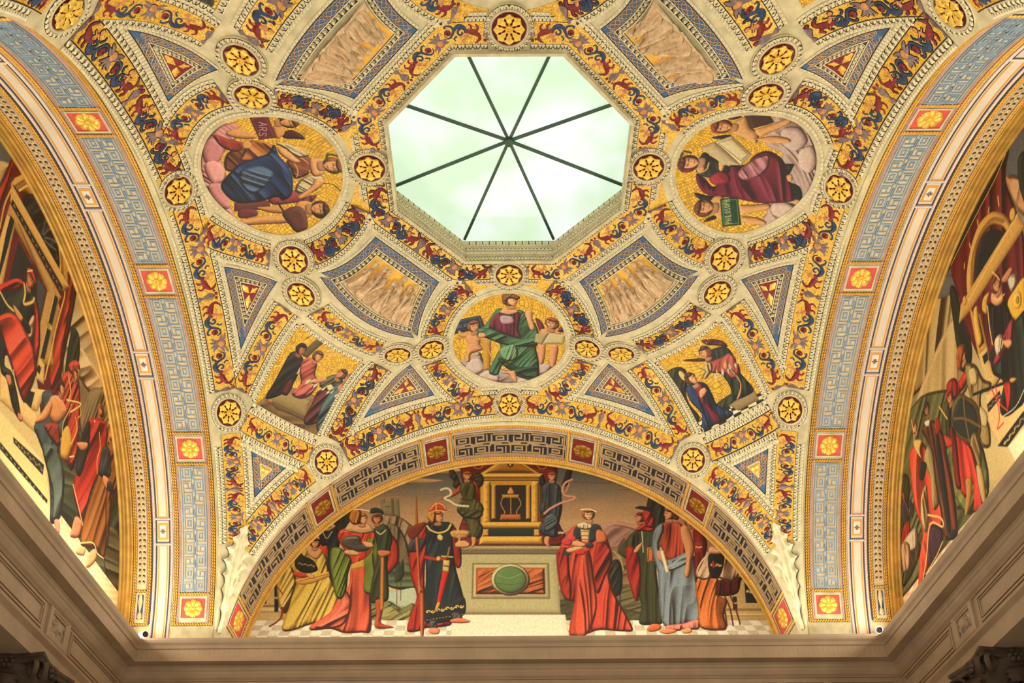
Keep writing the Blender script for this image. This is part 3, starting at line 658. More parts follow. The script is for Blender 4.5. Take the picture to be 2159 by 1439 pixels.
RIGHT = """
z 1980,270,2.421
p 84,88,92 s=.2 300,100 500,0 500,300 380,260
p 190,140,90 f=40,.6,6 340,260 400,240 500,300 500,460 400,420
p 34,42,28 f=85,.9,14 400,180 415,130 440,140 450,400 410,300
p 176,150,90 f=60,.6,6 -250,1000 0,760 60,800 140,900 100,1100 -200,1400
p 96,98,96 s=.4 -40,860 40,750 90,790 40,860
z 1880,760,1.6
p 190,160,100 f=60,.6,6 60,200 160,-60 230,-160 260,0 240,120 120,140
p 92,92,48 f=20,.8,9 80,140 160,100 230,110 280,200 330,420 260,560 100,720 20,780 20,300
p 110,112,50 f=20,.8,9 190,160 240,140 260,260 280,440 220,500 200,360
p 120,118,52 f=20,.6,9 210,440 270,400 330,440 260,520
p 60,60,32 f=40,.9,14 30,420 60,400 60,560 100,640 30,760
c 20,5 236,210,168 222,172,136 330,450 36,800 30,880 340,560
z 1980,560,2.358
p 32,40,26 f=85,.9,14 52,130 66,96 90,130 110,220 140,300 165,420 150,520 110,520 90,420 70,280
# hanging and tabernacle
z 1980,270,2.421
p 98,18,22 f=70,.6,9 350,110 300,140 200,280 120,420 90,560 60,720 100,860 130,1000 240,1250 300,1300 420,1000 440,600 380,380 340,260
p 28,26,20 s=.6 350,64 352,150 300,230 180,470 50,726 26,716 160,440 290,200
l 4 206,170,90 340,130 280,270 180,460 60,700
e 165,370 30,32 196,146,56
l 6 206,164,80 205,300 212,330
l 6 206,164,80 300,350 305,395
l 6 206,164,80 255,405 250,430
l 6 206,164,80 195,470 200,500
l 6 206,164,80 125,460 130,485
l 6 206,164,80 155,590 160,610
l 6 206,164,80 130,690 128,715
p 200,150,64 150,880 140,760 160,620 200,500 260,430 320,430 365,480 360,540 320,500 260,500 200,600 180,760 175,880
l 9 150,104,42 165,800 170,660 210,540 270,465 330,475
p 22,22,24 s=.6 180,810 185,680 215,570 260,520 310,520 330,560 300,640 240,740 200,800
q 196,150,70 s=.5 400,430 440,500 160,930 100,1000 110,900
l 4 226,190,110 400,440 150,880
e 375,440 16,20 206,160,70
e 130,880 12,16 206,160,70
z 1980,560,2.358
q 190,140,64 s=.5 150,210 205,240 245,420 195,450
q 24,24,24 s=0 165,220 195,240 225,380 200,410
p 214,166,66 s=1 170,230 190,200 200,280 215,370 195,400 180,330
p 206,156,60 s=1 220,160 250,130 240,190 260,200 240,240 215,220
q 206,170,100 s=.5 195,440 240,400 250,470 300,560 250,640 225,560
q 24,24,24 s=0 215,450 240,425 245,465 225,490
q 214,176,110 s=.4 230,640 330,560 440,500 460,760 300,896 250,800
q 24,24,24 s=0 238,690 300,620 310,650 245,730
o 6,3 214,176,90 242,695 300,628 306,650 246,722
q 24,24,24 s=0 290,896 420,720 440,760 340,900
o 8,3 214,176,90 300,890 420,728 432,760 345,890
q 232,206,160 s=.2 340,900 460,760 470,900 380,980
p 212,164,50 s=.8 340,190 380,110 430,60 440,240 380,270
e 390,170 20,26 226,180,64
e 390,170 9,12 170,120,36
fig painted enthroned lady in black holding a sunburst shield
p 30,38,30 f=75,.9,10 250,440 300,360 380,270 440,240 440,620 380,720 320,750 300,690 320,580 270,540 255,480
p 24,20,24 f=75,.7,14 240,190 290,190 330,180 365,270 360,330 300,380 260,380 240,280
p 150,40,44 f=60,.8,20 350,280 375,270 370,350 300,480 270,490 290,420
p 222,196,160 f=60,1,30 275,380 300,340 325,360 320,410 290,450
p 212,146,96 315,375 355,365 362,390 340,410
p 214,150,96 265,130 310,120 320,170 290,200 260,180
p 200,186,160 f=60,1,30 340,60 380,40 390,80 360,130
p 190,120,80 310,70 350,10 365,20 335,80
l 5 226,190,110 240,200 250,300 265,390
l 4 226,190,110 270,160 295,170 325,140
l 3 226,214,180 315,750 380,700 430,600
h 285,90 27 .2 120,56,34 206,140,90
l 4 226,190,110 262,30 285,50 300,70
fig painted knight in armour with red cloak and shield
p 204,50,34 f=75,1,10 70,640 100,570 130,520 150,510 130,600 100,640 90,720 80,860 100,1100 150,1150 170,1000 150,800
p 150,124,66 f=60,.9,10 130,500 180,490 220,560 260,580 250,620 210,640 215,720 250,790 255,896 210,890 190,760 150,640
p 196,172,110 s=1 150,520 180,510 190,580 160,590
p 196,172,110 s=1 205,700 240,740 235,800 205,780
p 92,70,34 s=.8 98,636 140,650 190,690 210,800 190,870 140,880 80,840 50,790 60,720
p 34,42,34 s=.5 104,660 140,672 180,710 195,800 180,850 140,858 95,830 66,785 74,720
l 10 110,84,40 120,655 130,760 150,870
l 10 110,84,40 72,760 130,760 205,800
l 9 20,20,24 170,640 250,610 330,580
p 200,150,60 360,556 386,560 366,580 350,572
p 190,40,34 f=70,.8,20 322,590 350,575 362,600 355,690 340,715 330,650
l 5 206,50,40 260,610 290,680 300,760 290,810 320,780
l 5 206,50,40 280,600 300,680 340,720
h 112,440 28 .8 170,90,34 214,150,92
p 170,84,30 f=80,.9,24 88,420 110,390 130,400 115,470 110,520 88,500
z 1880,760,1.6
p 156,130,70 f=80,1,14 270,250 300,260 305,380 320,480 300,500 285,400 265,340
p 210,60,44 f=82,1,12 240,280 270,290 300,400 310,500 280,510 275,420 250,400
p 186,156,90 s=1 285,360 305,365 320,470 305,475
fig painted squire in red and green behind the knight
z 1980,560,2.358
p 150,36,26 f=60,.8,16 35,600 60,560 90,570 90,650 60,660
p 60,60,30 f=80,.8,12 20,700 60,650 60,800 50,896 10,896
h 52,655 22 -.4 120,60,34 200,130,84 170,36,28
l 6 214,170,60 0,700 40,760
z 1880,760,1.6
p 120,30,28 f=80,.9,12 196,230 215,240 230,380 235,430 215,420 205,320
p 170,120,50 s=.8 250,400 270,400 268,470 255,520 247,515 252,450
p 190,60,40 170,250 200,262 205,285 185,290
fig painted bearded scholar in a long dark robe
p 92,52,30 f=82,.9,10 100,230 140,200 170,240 190,330 210,430 222,560 210,590 180,600 160,480 130,300
p 130,60,36 f=84,.8,14 150,230 175,250 200,400 222,560 205,570 180,400
p 24,24,26 s=.5 148,240 160,250 185,420 200,560 190,575 165,420
p 30,36,46 192,600 200,575 220,570 222,590 205,605
h 118,165 23 -.1 60,40,28 160,110,76
p 210,200,180 112,205 128,200 126,220 114,220
p 140,36,28 146,200 160,195 165,230 150,250
fig painted lady in a red dress with a gold neckline
p 216,74,44 f=82,1,9 62,310 90,270 115,290 130,360 160,460 172,540 150,620 110,740 90,780 95,660 105,580 80,500 65,400
p 170,150,90 f=80,.9,14 120,290 140,300 150,400 160,480 140,500 130,400 110,340
p 190,170,104 f=84,.9,14 100,460 118,420 125,540 115,580 100,540
p 60,34,46 f=84,.8,16 130,560 172,570 165,640 120,700
l 7 214,180,110 122,520 165,530 172,560 130,550 118,660 105,740
l 6 214,180,110 172,610 150,660 115,720
p 212,170,96 s=.6 74,270 100,268 95,300 100,330 80,300
p 30,32,24 92,370 100,340 118,350 108,400 95,400
h 78,225 22 .5 140,70,40 212,146,96
l 4 226,190,100 66,200 74,240 76,270
fig painted riders on horseback in the distance
p 44,44,44 s=.8 34,500 40,460 50,470 60,520 50,560 40,550
p 44,44,44 s=.8 56,480 66,470 74,500 70,530
p 160,36,26 f=80,.9,16 40,560 60,540 60,600 35,620
p 190,166,130 f=70,.8,14 40,610 80,560 90,600 80,640 40,650
p 196,150,110 f=80,1,24 34,620 60,620 60,700 40,710
h 38,450 12 0 90,50,30 190,120,80
l 3 190,50,40 28,430 60,520
l 4 110,60,34 60,640 70,680
l 4 110,60,34 80,640 88,680
end
"""
def to_front(u, v):
    P = on_plane(u, v, 1, 1.31); return P[0], P[2]
def to_left(u, v):
    P = on_plane(u, v, 0, -1.41); return P[1], P[2]
def to_right(u, v):
    P = on_plane(u, v, 0, 1.41); return -P[1], P[2]
SKY = [(1.9, (206, 172, 116)), (2.1, (196, 152, 104)), (2.25, (160, 124, 84)), (2.36, (96, 92, 78)), (2.46, (60, 68, 70))]
SKY2 = [(1.9, (196, 170, 110)), (2.1, (170, 150, 104)), (2.25, (120, 116, 96)), (2.4, (84, 88, 84))]
cv_front = Canvas(-1.06, 1.06, 1.46, 2.49, 560, to_front); cv_front.grad(SKY); cv_front.run(FRONT)
cv_left = Canvas(-.45, 1.10, 1.44, 2.47, 420, to_left); cv_left.grad(SKY2); cv_left.run(LEFT)
cv_right = Canvas(-1.10, .45, 1.44, 2.47, 420, to_right); cv_right.grad(SKY2); cv_right.run(RIGHT)

for c_ in (cv_left, cv_right): c_.rgb[:] = np.clip(c_.rgb*1.12, 0, 1)  # side mural pigments lightened to make up for the weaker light there

RL = """
z 380,180,3.7875
p 206,140,132 f=40,.5,20 150,600 200,450 290,340 380,300 460,320 450,420 360,520 330,600 370,700 330,800 400,960 480,1100 640,1190 400,1170 250,980 160,780
p 190,120,116 180,500 240,420 330,470 340,560 260,640 190,600
p 216,150,140 190,640 270,600 350,660 340,760 250,780
p 196,126,122 220,800 330,790 400,960 340,980 260,900
fig painted reader with tablet, winged child
p 70,24,30 f=10,.8,40 810,380 900,355 1000,425 900,425 830,420
p 206,146,78 370,370 460,345 560,370 610,400 590,425 460,420 380,400
p 206,146,78 740,330 800,310 835,360 820,400 770,420
p 70,24,30 780,260 800,215 820,240 790,300
q 92,28,38 s=.5 548,248 690,220 768,415 632,435
k 2 140,60,60 575,265 678,243 745,405 640,422 575,265
h 865,295 25 .3 120,66,32 212,150,96
fig painted seated lady in blue and ochre
p 110,54,30 f=30,.7,20 350,600 400,520 520,510 600,600 480,680 370,680
p 196,120,52 f=30,1,24 480,600 500,540 540,450 640,438 745,480 740,540 620,600
p 150,50,36 f=0,.8,40 265,405 300,395 400,430 500,455 500,500 440,530 330,490
p 206,146,78 500,450 560,450 560,500 500,500
q 96,44,26 s=.6 430,935 710,915 725,985 430,1005
p 150,60,60 720,860 960,840 980,920 740,950
p 30,56,98 f=30,1.1,16 750,470 790,560 860,640 898,740 890,870 820,918 770,890 640,925 480,940 390,900 322,800 400,690 480,620 620,570 700,540
p 70,96,130 f=60,1,24 480,680 620,640 740,690 720,760 640,840 560,860 480,780
p 130,66,42 f=60,.7,40 850,600 960,560 1040,575 1065,630 1040,700 920,745 880,670
l 3 206,160,80 900,600 940,680 930,730
l 3 206,160,80 960,570 1040,640 1030,700
p 206,190,140 f=30,1,40 765,465 820,455 910,480 1035,550 960,575 890,560 850,510
p 214,156,96 780,500 850,515 930,580 960,610 900,615 800,550
p 206,190,140 f=50,1,40 920,850 950,760 1040,712 1130,725 1140,790 1040,860
p 214,156,96 935,890 1040,810 1080,740 1150,760 1140,790 1070,840 975,905
l 3 60,66,34 1140,780 1220,790 1290,850
p 216,160,104 1030,600 1100,580 1150,600 1150,700 1060,720
h 1215,645 29 .4 150,90,40 216,158,100
l 7 66,76,40 1170,600 1180,550 1290,570
l 7 66,76,40 1240,690 1320,680
fig painted winged child holding a lute
p 100,34,40 470,990 600,990 610,1040 480,1060
p 130,60,50 f=0,.8,40 980,900 1090,870 1060,920 1000,940
p 206,146,78 470,1080 560,1060 700,1035 860,1050 890,1090 700,1105 500,1115
p 190,130,68 610,975 720,965 860,975 860,1020 700,1010
p 206,146,78 940,930 1040,930 1070,1000 1000,1070 900,1040
p 90,46,32 s=1 815,1020 900,965 980,980 1015,1060 1010,1150 930,1172 870,1110
l 6 60,30,22 830,1010 780,940
h 1110,985 27 -.2 80,44,26 206,146,88
end
"""
RF = """
z 880,560,4.233
p 170,150,134 f=20,.5,24 380,860 480,800 560,770 620,900 800,930 1000,1000 1080,880 1200,870 1230,900 1050,1020 900,1065 700,1040 520,980
p 196,176,160 430,930 470,840 560,830 600,920 520,970
p 196,176,160 550,980 640,930 720,960 720,1030 620,1020
p 196,176,160 890,1040 940,990 1020,1000 1060,1030 960,1060
p 186,166,150 1060,900 1130,870 1190,900 1140,960 1070,960
q 34,48,64 s=.5 340,492 562,440 610,560 326,610
k 2 90,100,110 352,500 552,452 575,560
fig painted winged child with a blue tablet
p 206,146,96 370,575 420,600 520,605 520,640 420,640 370,620
p 206,146,96 430,640 500,610 560,640 560,700 585,745 520,770 475,790 470,850 430,850 440,760 450,700
h 510,540 24 .3 150,84,40 212,154,104
fig painted seated lady in a green mantle with cross
q 190,140,50 s=.7 578,660 660,660 650,930 590,930
l 5 206,160,60 575,570 625,720 672,850
l 5 206,160,60 540,655 600,640 665,625
p 66,110,70 f=60,1,22 720,380 660,450 590,540 540,580 545,640 620,620 700,640 740,720 700,800 640,930 660,970 720,970 770,880 880,980 1070,1018 1085,860 1060,720 1085,600 1030,480 940,400 850,390
p 116,40,58 f=80,.8,24 700,430 760,415 900,415 925,440 900,560 925,650 800,620 640,545
p 176,150,150 740,450 840,450 860,510 760,520
p 74,122,78 f=20,1,22 540,560 660,560 800,620 940,650 1060,640 1060,720 900,720 760,700 600,640 550,620
p 116,160,110 f=70,1,26 740,740 860,700 900,760 880,830 800,850 740,810
p 44,80,50 f=30,1,22 720,820 900,900 1060,900 1080,980 1000,1000 880,960 780,900
p 214,160,106 740,420 780,370 860,380 900,415 820,440
l 6 40,36,34 735,420 820,440 905,415
p 214,160,106 960,420 990,400 1025,410 1030,470 1050,560 1010,570 980,490
p 214,160,106 550,600 600,600 610,630 550,640
p 206,150,100 755,955 820,940 870,940 890,1040 850,1020 820,970
h 840,310 27 .7 136,90,44 220,164,110
p 136,90,44 f=40,1,60 760,260 820,240 910,270 900,300 820,290 790,340 760,330
fig painted winged child with an open book
p 110,40,56 f=60,.8,40 1055,465 1110,500 1135,560 1095,590
p 110,40,56 f=60,.8,40 1250,580 1300,530 1310,590
p 206,146,96 1080,710 1140,710 1140,800 1120,870 1085,860
p 206,146,96 1180,710 1255,710 1250,800 1225,905 1180,880
p 206,146,96 1100,570 1160,560 1240,580 1280,610 1120,620
q 166,152,104 s=.5 1055,605 1170,598 1108,702 1045,680
q 190,176,124 s=.5 1170,600 1325,615 1305,700 1108,702
l 3 90,80,50 1110,700 1170,600
h 1195,515 25 -.4 150,84,40 212,154,104
end
"""
RR = """
z 1400,200,2.8
p 176,150,136 f=40,.5,20 640,140 700,110 800,160 880,260 920,420 900,580 800,680 640,640 620,500 700,350 600,290
p 190,164,148 700,200 800,190 850,270 780,330 700,290
p 196,170,152 800,330 880,300 905,400 860,460 800,420
p 186,160,144 f=40,.5,20 560,790 600,700 640,640 760,640 800,680 700,770 620,810
p 200,176,158 640,640 720,630 770,670 700,720 640,700
fig painted winged child with a dark book
p 44,40,38 f=10,.8,40 340,100 420,110 460,130 390,145
p 44,40,38 f=10,.8,40 280,250 360,235 400,240 340,262
q 56,36,26 s=.5 468,115 600,82 652,160 520,198
p 206,152,90 400,180 450,140 490,130 515,190 560,225 540,285 450,240 405,225
p 206,152,90 540,205 640,170 740,135 745,165 640,215 570,245
p 206,152,90 545,260 640,240 735,255 740,280 640,285
h 345,188 28 -.2 136,60,36 214,156,98
fig painted reading lady in crimson with laurel wreath
p 40,46,34 f=10,.8,24 640,420 760,405 760,430 720,490 660,470
p 30,32,28 f=10,.8,24 720,520 800,540 815,610 760,620
p 112,26,46 f=20,1.1,16 190,465 240,490 300,540 380,420 480,410 540,350 620,330 700,380 740,480 765,600 740,630 600,640 430,612 260,590 200,530
p 186,120,130 f=40,1,20 440,450 540,370 620,350 620,420 560,480 470,500
p 34,40,30 f=30,.6,30 230,340 290,370 380,420 380,460 290,490 190,455
p 150,40,50 f=40,.9,30 265,490 330,440 385,470 385,515 300,530
p 212,156,100 325,360 345,345 370,370 350,440 325,440
q 186,166,122 s=.6 215,310 300,275 455,415 350,415
q 206,190,140 s=.6 300,275 400,240 520,350 455,415
k 2 110,96,60 320,285 400,258 495,350 455,390 320,285
p 206,150,96 725,475 755,470 755,510 730,505
p 206,150,96 770,620 800,620 800,660 775,650
p 206,156,104 190,400 230,400 240,440 200,460
l 5 206,160,80 210,460 250,440 265,400
h 150,400 30 .3 130,40,50 216,164,112
l 7 60,70,40 110,340 90,400 110,450
l 7 60,70,40 160,340 120,330
fig painted winged child with a green tablet
p 34,34,34 f=40,.8,40 180,575 240,590 300,600 260,625 200,610
p 34,34,34 f=40,.8,40 230,750 290,710 310,730
p 206,152,90 285,610 350,600 350,720 300,710
p 206,152,90 450,650 540,645 620,640 620,670 540,690 460,700
p 206,152,90 455,720 540,720 600,745 590,765 500,760
q 22,62,38 s=.4 330,614 436,602 456,765 345,778
k 2 100,140,90 345,625 428,615 442,755 356,764 345,625
h 240,662 28 .2 110,64,36 210,152,96
end
"""
TL = """
z 440,620,4.498
p 128,98,48 f=20,.4,20 440,1060 560,960 760,880 1100,1000 1230,1100 1065,1420 760,1260 480,1100
q 150,126,76 s=.5 520,1000 700,900 960,1010 920,1180 700,1080
q 96,76,40 s=.4 560,1000 700,1060 940,1180 930,1210 640,1090
q 90,76,38 s=.6 1040,415 1095,460 930,610 876,566
fig painted man in black with laurel wreath and paper
p 36,32,22 f=60,.9,20 770,560 830,540 880,580 905,660 850,760 800,850 740,920 620,980 535,980 620,830 700,680
p 90,26,34 f=60,.8,20 780,800 800,860 740,960 690,920
q 206,190,130 s=.3 862,692 940,668 957,722 830,760
p 190,120,70 590,990 600,1030 560,1010
h 885,525 19 .8 26,26,18 160,100,60
fig painted bearded man seated in pink
p 190,92,76 f=60,1,22 890,630 960,595 1030,640 1010,760 1040,850 960,960 860,990 785,940 870,850 860,740
h 1040,590 19 .6 110,70,40 206,140,90
fig painted two philosophers in green, brown and blue
p 96,38,34 f=60,1,20 1030,920 1100,880 1180,940 1120,1060 1060,1200 930,1240 900,1180 970,1050
p 86,90,56 f=50,1,24 1050,850 1110,790 1190,760 1270,800 1250,890 1180,920 1080,900
p 200,130,84 950,820 1040,800 1110,790 1110,830 1000,850
p 76,104,104 f=60,1,20 1230,840 1270,940 1200,1080 1120,1250 1075,1320 1020,1270 1050,1100 1130,960
p 200,130,84 1220,890 1290,830 1345,860 1320,940 1260,980
q 206,190,130 s=.3 1110,870 1160,850 1190,890 1140,920
h 1255,755 19 -.7 90,56,34 200,130,84
h 1330,800 19 -.7 130,100,70 200,130,84
end
"""
TR = """
z 1360,680,3.446
p 46,50,26 f=40,.5,20 480,620 640,510 700,560 600,640 480,700 380,740
c 9,5 226,214,170 30,28,24 330,760 860,500 880,620 400,860
q 150,126,80 s=.4 610,600 790,480 830,560 680,640
p 44,46,22 f=40,.8,40 140,400 180,340 250,320 300,350 310,440 300,520 330,600 400,690 340,760 280,640 230,560 200,460
l 5 50,36,20 280,500 330,620 360,700
fig painted kneeling lady in blue
e 275,385 11,20 216,180,90
p 28,54,90 f=70,1,20 300,470 360,430 440,440 490,520 530,600 640,650 600,700 500,745 460,790 415,760 410,660 330,570
p 130,30,50 f=70,.9,22 350,450 420,440 440,520 470,600 560,700 510,735 450,640 400,560
p 214,156,100 395,500 430,470 450,500 410,550
h 340,405 21 .7 90,50,28 214,160,106
fig painted winged messenger bowing with a lily
p 96,40,26 f=10,.9,30 410,130 460,118 560,130 600,175 520,165 450,160
p 96,40,26 f=10,.9,30 275,272 360,258 440,260 430,280 350,282
p 34,40,28 f=60,.9,20 440,230 520,180 600,180 660,270 700,370 790,480 740,530 640,560 620,470 560,380 470,330
p 176,80,66 f=40,1,24 470,290 560,250 620,220 680,300 690,370 640,410 580,370 480,360
p 196,176,120 f=60,.8,30 440,300 480,290 490,340 450,400 430,400
p 190,140,84 f=60,.8,30 590,330 650,350 705,430 700,530 665,560 690,440
p 210,150,90 570,310 590,270 600,320 590,340
l 3 60,70,34 415,400 440,350 400,330
h 430,215 21 -.6 96,56,30 214,150,92
p 120,50,30 450,200 480,190 490,230 460,250
end
"""
def dome_map(ex, ey, c):
    def f(u, v):
        P = on_vault(u, v); return P[0]*ey-P[1]*ex, c-(P[0]*ex+P[1]*ey)
    return f
rt2 = math.sqrt(.5)
def roundel(ex, ey, txt, mc):
    cv = Canvas(-.216, .216, -.216, .216, 640, dome_map(ex, ey, .72)); m = np.ones(cv.X.shape, bool)
    cv.mosaic(m, cv.w*mc[0], cv.h*mc[1], 6.6); cv.run(txt); return cv
cv_rl = roundel(-1, 0, RL, (.5, 1.05)); cv_rf = roundel(0, 1, RF, (.5, .85)); cv_rr = roundel(1, 0, RR, (.5, 1.0))
cv_rl.z = (380, 180, 3.7875); o = cv_rl.map(630, 292); cv_rl.text('ARS', o, (.97, -.25), (.25, .97), 13, 9, 4, 1.6, (190, 150, 140))
cv_rr.z = (1400, 200, 2.8); o = cv_rr.map(398, 756); e = cv_rr.map(386, 622); d = np.array(e)-np.array(o); L = np.linalg.norm(d); d /= L
cv_rr.text('PHILOSOPH', o, d, (-d[1], d[0]), 11, L/13.5, 2.4, 1.5, (170, 170, 110))
cv_rf.z = (880, 560, 4.233); o = cv_rf.map(345, 558); e = cv_rf.map(470, 532); d = np.array(e)-np.array(o); L = np.linalg.norm(d); d /= L
cv_rf.text('RELIGI', o, d, (-d[1], d[0]), 8, L/9, 2, 1.2, (120, 124, 120))
def trapez(ex, ey, txt, mc):
    cv = Canvas(-.142, .142, -1.18, -.90, 900, dome_map(ex, ey, 0)); cv.mosaic(np.ones(cv.X.shape, bool), cv.w*mc[0], cv.h*mc[1], 8.); cv.run(txt); return cv
cv_tl = trapez(-rt2, rt2, TL, (.6, .75)); cv_tr = trapez(rt2, rt2, TR, (.4, .8))
cv_tb = trapez(-rt2, -rt2, """
z 200,0,3.48
p 50,60,44 f=40,1,24 770,-40 860,-40 870,40 800,70 770,30
p 130,74,30 f=40,1,24 940,-40 1100,-40 1060,60 960,120
p 200,130,70 970,-30 1060,-30 1040,30 980,20""", (.5, .9))

# ==== BUILD
# ------------------------------------------------------------------ materials
def lin(c):
    c = np.array(c, float)/255.; return np.where(c <= .04045, c/12.92, ((c+.055)/1.055)**2.4)
MATS = {}
def mat(name, col, rough=.6, metal=0., var=.12, scale=8., emit=None, kind='noise'):
    if name in MATS: return MATS[name]
    m = bpy.data.materials.new(name); m.use_nodes = True; nt = m.node_tree; b = nt.nodes['Principled BSDF']; L = nt.links
    c = lin(col); b.inputs['Roughness'].default_value = rough; b.inputs['Metallic'].default_value = metal
    tc = nt.nodes.new('ShaderNodeTexCoord'); nz = nt.nodes.new('ShaderNodeTexNoise'); nz.inputs['Scale'].default_value = scale; nz.inputs['Detail'].default_value = 5
    L.new(tc.outputs['Object'], nz.inputs['Vector']); r = nt.nodes.new('ShaderNodeValToRGB'); L.new(nz.outputs['Fac'], r.inputs['Fac'])
    r.color_ramp.elements[0].position = .3; r.color_ramp.elements[1].position = .7
    r.color_ramp.elements[0].color = (*np.clip(c*(1-var*1.6), 0, 1), 1); r.color_ramp.elements[1].color = (*np.clip(c*(1+var), 0, 1), 1)
    src = r.outputs['Color']
    if kind == 'tiles':
        v = nt.nodes.new('ShaderNodeTexVoronoi'); v.feature = 'DISTANCE_TO_EDGE'; v.inputs['Scale'].default_value = 52; L.new(tc.outputs['Object'], v.inputs['Vector'])
        q = nt.nodes.new('ShaderNodeValToRGB'); q.color_ramp.elements[0].position = .02; q.color_ramp.elements[1].position = .09; q.color_ramp.elements[0].color = (.42, .27, .10, 1); q.color_ramp.elements[1].color = (1, 1, 1, 1)
        L.new(v.outputs['Distance'], q.inputs['Fac']); mx = nt.nodes.new('ShaderNodeMixRGB'); mx.blend_type = 'MULTIPLY'; mx.inputs[0].default_value = 1
        L.new(src, mx.inputs[1]); L.new(q.outputs['Color'], mx.inputs[2]); src = mx.outputs[0]
    L.new(src, b.inputs['Base Color'])
    if emit: L.new(src, b.inputs['Emission Color']); b.inputs['Emission Strength'].default_value = emit
    MATS[name] = m; return m
plaster = mat('cream_plaster', (204, 192, 150), .7, 0, .16, 9)
leafc = mat('leaf_cream', (222, 212, 172), .6, 0, .10, 20)
umber = mat('umber_line', (70, 54, 28), .8, 0, .2, 20)
olive = mat('olive_cream', (205, 194, 142), .7, 0, .08, 4)
goldt = mat('gold_mosaic', (248, 194, 70), .40, .12, .16, 26, kind='tiles')
gold = mat('gilding', (252, 200, 84), .34, .35, .18, 30)
goldd = mat('dark_gilding', (168, 120, 36), .38, .5, .25, 20)
ropeg = mat('rope_gold', (238, 182, 74), .45, .2, .12, 30)
red = mat('crimson_enamel', (128, 24, 30), .5, 0, .3, 40)
crim = mat('maroon_disc', (104, 22, 30), .6, 0, .15, 14)
blue = mat('blue_enamel', (36, 60, 92), .5, 0, .3, 40)
blueg = mat('blue_ground', (62, 98, 138), .6, 0, .15, 10)
knotm = mat('knot_gold', (214, 164, 88), .4, .2, .12, 30)
flesh = mat('flesh_enamel', (206, 140, 84), .55, 0, .2, 40)
grey = mat('violet_grey', (132, 112, 112), .6, 0, .25, 40)
black = mat('outline_black', (26, 20, 20), .7, 0, .1, 20)
green = mat('green_enamel', (54, 74, 40), .6, 0, .2, 40)
stone = mat('relief_stone', (214, 184, 142), .7, 0, .16, 30)
stonew = mat('relief_ground_gold', (242, 186, 72), .45, .15, .1, 20)
pink = mat('rose_red_panel', (216, 84, 76), .7, 0, .10, 12)
dred = mat('oxblood_panel', (120, 30, 22), .7, 0, .15, 12)
keyb = mat('pale_blue_fillet', (136, 158, 176), .6, 0, .12, 16)
keyc = mat('key_cream', (212, 192, 150), .7, 0, .08, 10)
keyn = mat('navy_ground', (34, 40, 52), .6, 0, .1, 10)
keyt = mat('tan_key', (178, 148, 104), .6, 0, .12, 10)
navy = mat('navy_line', (58, 58, 78), .6, 0, .1, 10)
orange = mat('orange_line', (222, 160, 62), .6, 0, .05, 10)
chan = mat('channel_cream', (222, 208, 182), .7, 0, .06, 3)
pinkr = mat('pink_rope', (206, 150, 150), .6, 0, .1, 30)
white = mat('white_bead', (236, 226, 206), .6, 0, .05, 30)
scrollc = mat('scroll_cream', (216, 190, 140), .65, 0, .12, 20)
gilt = mat('gilt_frame', (196, 148, 62), .4, .3, .15, 10)
stonel = mat('limestone', (172, 146, 116), .7, 0, .10, 3)
stoned = mat('shadow_stone', (90, 68, 48), .8, 0, .15, 3)
marble = mat('veined_marble', (150, 122, 84), .5, 0, .7, 26)
darkr = mat('dark_niche', (34, 22, 16), .9, 0, .2, 3)
barm = mat('green_bar', (52, 78, 56), .5, .2, .2, 10)
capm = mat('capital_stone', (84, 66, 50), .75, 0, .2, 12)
lamph = mat('white_housing', (240, 238, 232), .4, 0, .02, 5)

# ------------------------------------------------------------------ object helpers
def finish(o, parent=None, label=None, cat=None, group=None, kind=None):
    if parent is not None: o.parent = parent
    if label: o['label'] = label
    if cat: o['category'] = cat
    if group: o['group'] = group
    if kind: o['kind'] = kind
    return o
class MB:
    def __init__(s): s.v = []; s.f = []; s.m = []; s.mats = []; s.n = 0
    def mi(s, m):
        if m not in s.mats: s.mats.append(m)
        return s.mats.index(m)
    def add(s, v, f, m):
        s.v.append(np.asarray(v, float).reshape(-1, 3)); k = s.mi(m)
        for q in f: s.f.append(tuple(i+s.n for i in q)); s.m.append(k)
        s.n += len(s.v[-1])
    def grid(s, G, m, flip=False):
        G = np.asarray(G); a, b = G.shape[:2]; i, j = np.meshgrid(np.arange(a-1), np.arange(b-1), indexing='ij'); k = (i*b+j).ravel()
        q = np.stack([k, k+1, k+b+1, k+b], 1)
        if flip: q = q[:, ::-1]
        s.add(G.reshape(-1, 3), q.tolist(), m)
    def box(s, x0, x1, y0, y1, z0, z1, m):
        v = [(x, y, z) for x in (x0, x1) for y in (y0, y1) for z in (z0, z1)]
        s.add(v, [(0, 1, 3, 2), (4, 6, 7, 5), (0, 4, 5, 1), (2, 3, 7, 6), (0, 2, 6, 4), (1, 5, 7, 3)], m)
    def build(s, name, parent=None, smooth=False, **k):
        me = bpy.data.meshes.new(name)
        V = np.vstack(s.v)*M if s.v else np.zeros((0, 3))
        me.from_pydata(V.tolist(), [], s.f)
        for m in s.mats: me.materials.append(m)
        me.polygons.foreach_set('material_index', np.array(s.m, np.int32))
        if smooth: me.polygons.foreach_set('use_smooth', np.ones(len(s.f), bool))
        me.update(); o = bpy.data.objects.new(name, me); C.objects.link(o)
        return finish(o, parent, **k)
def empty(name, p, **k):
    o = bpy.data.objects.new(name, None); C.objects.link(o); o.location = Vector(p)*M; o.empty_display_size = .1
    return finish(o, **k)
def keep(child, parent):      # parent without moving
    child.parent = parent; child.matrix_parent_inverse = Matrix.Translation(-parent.location)

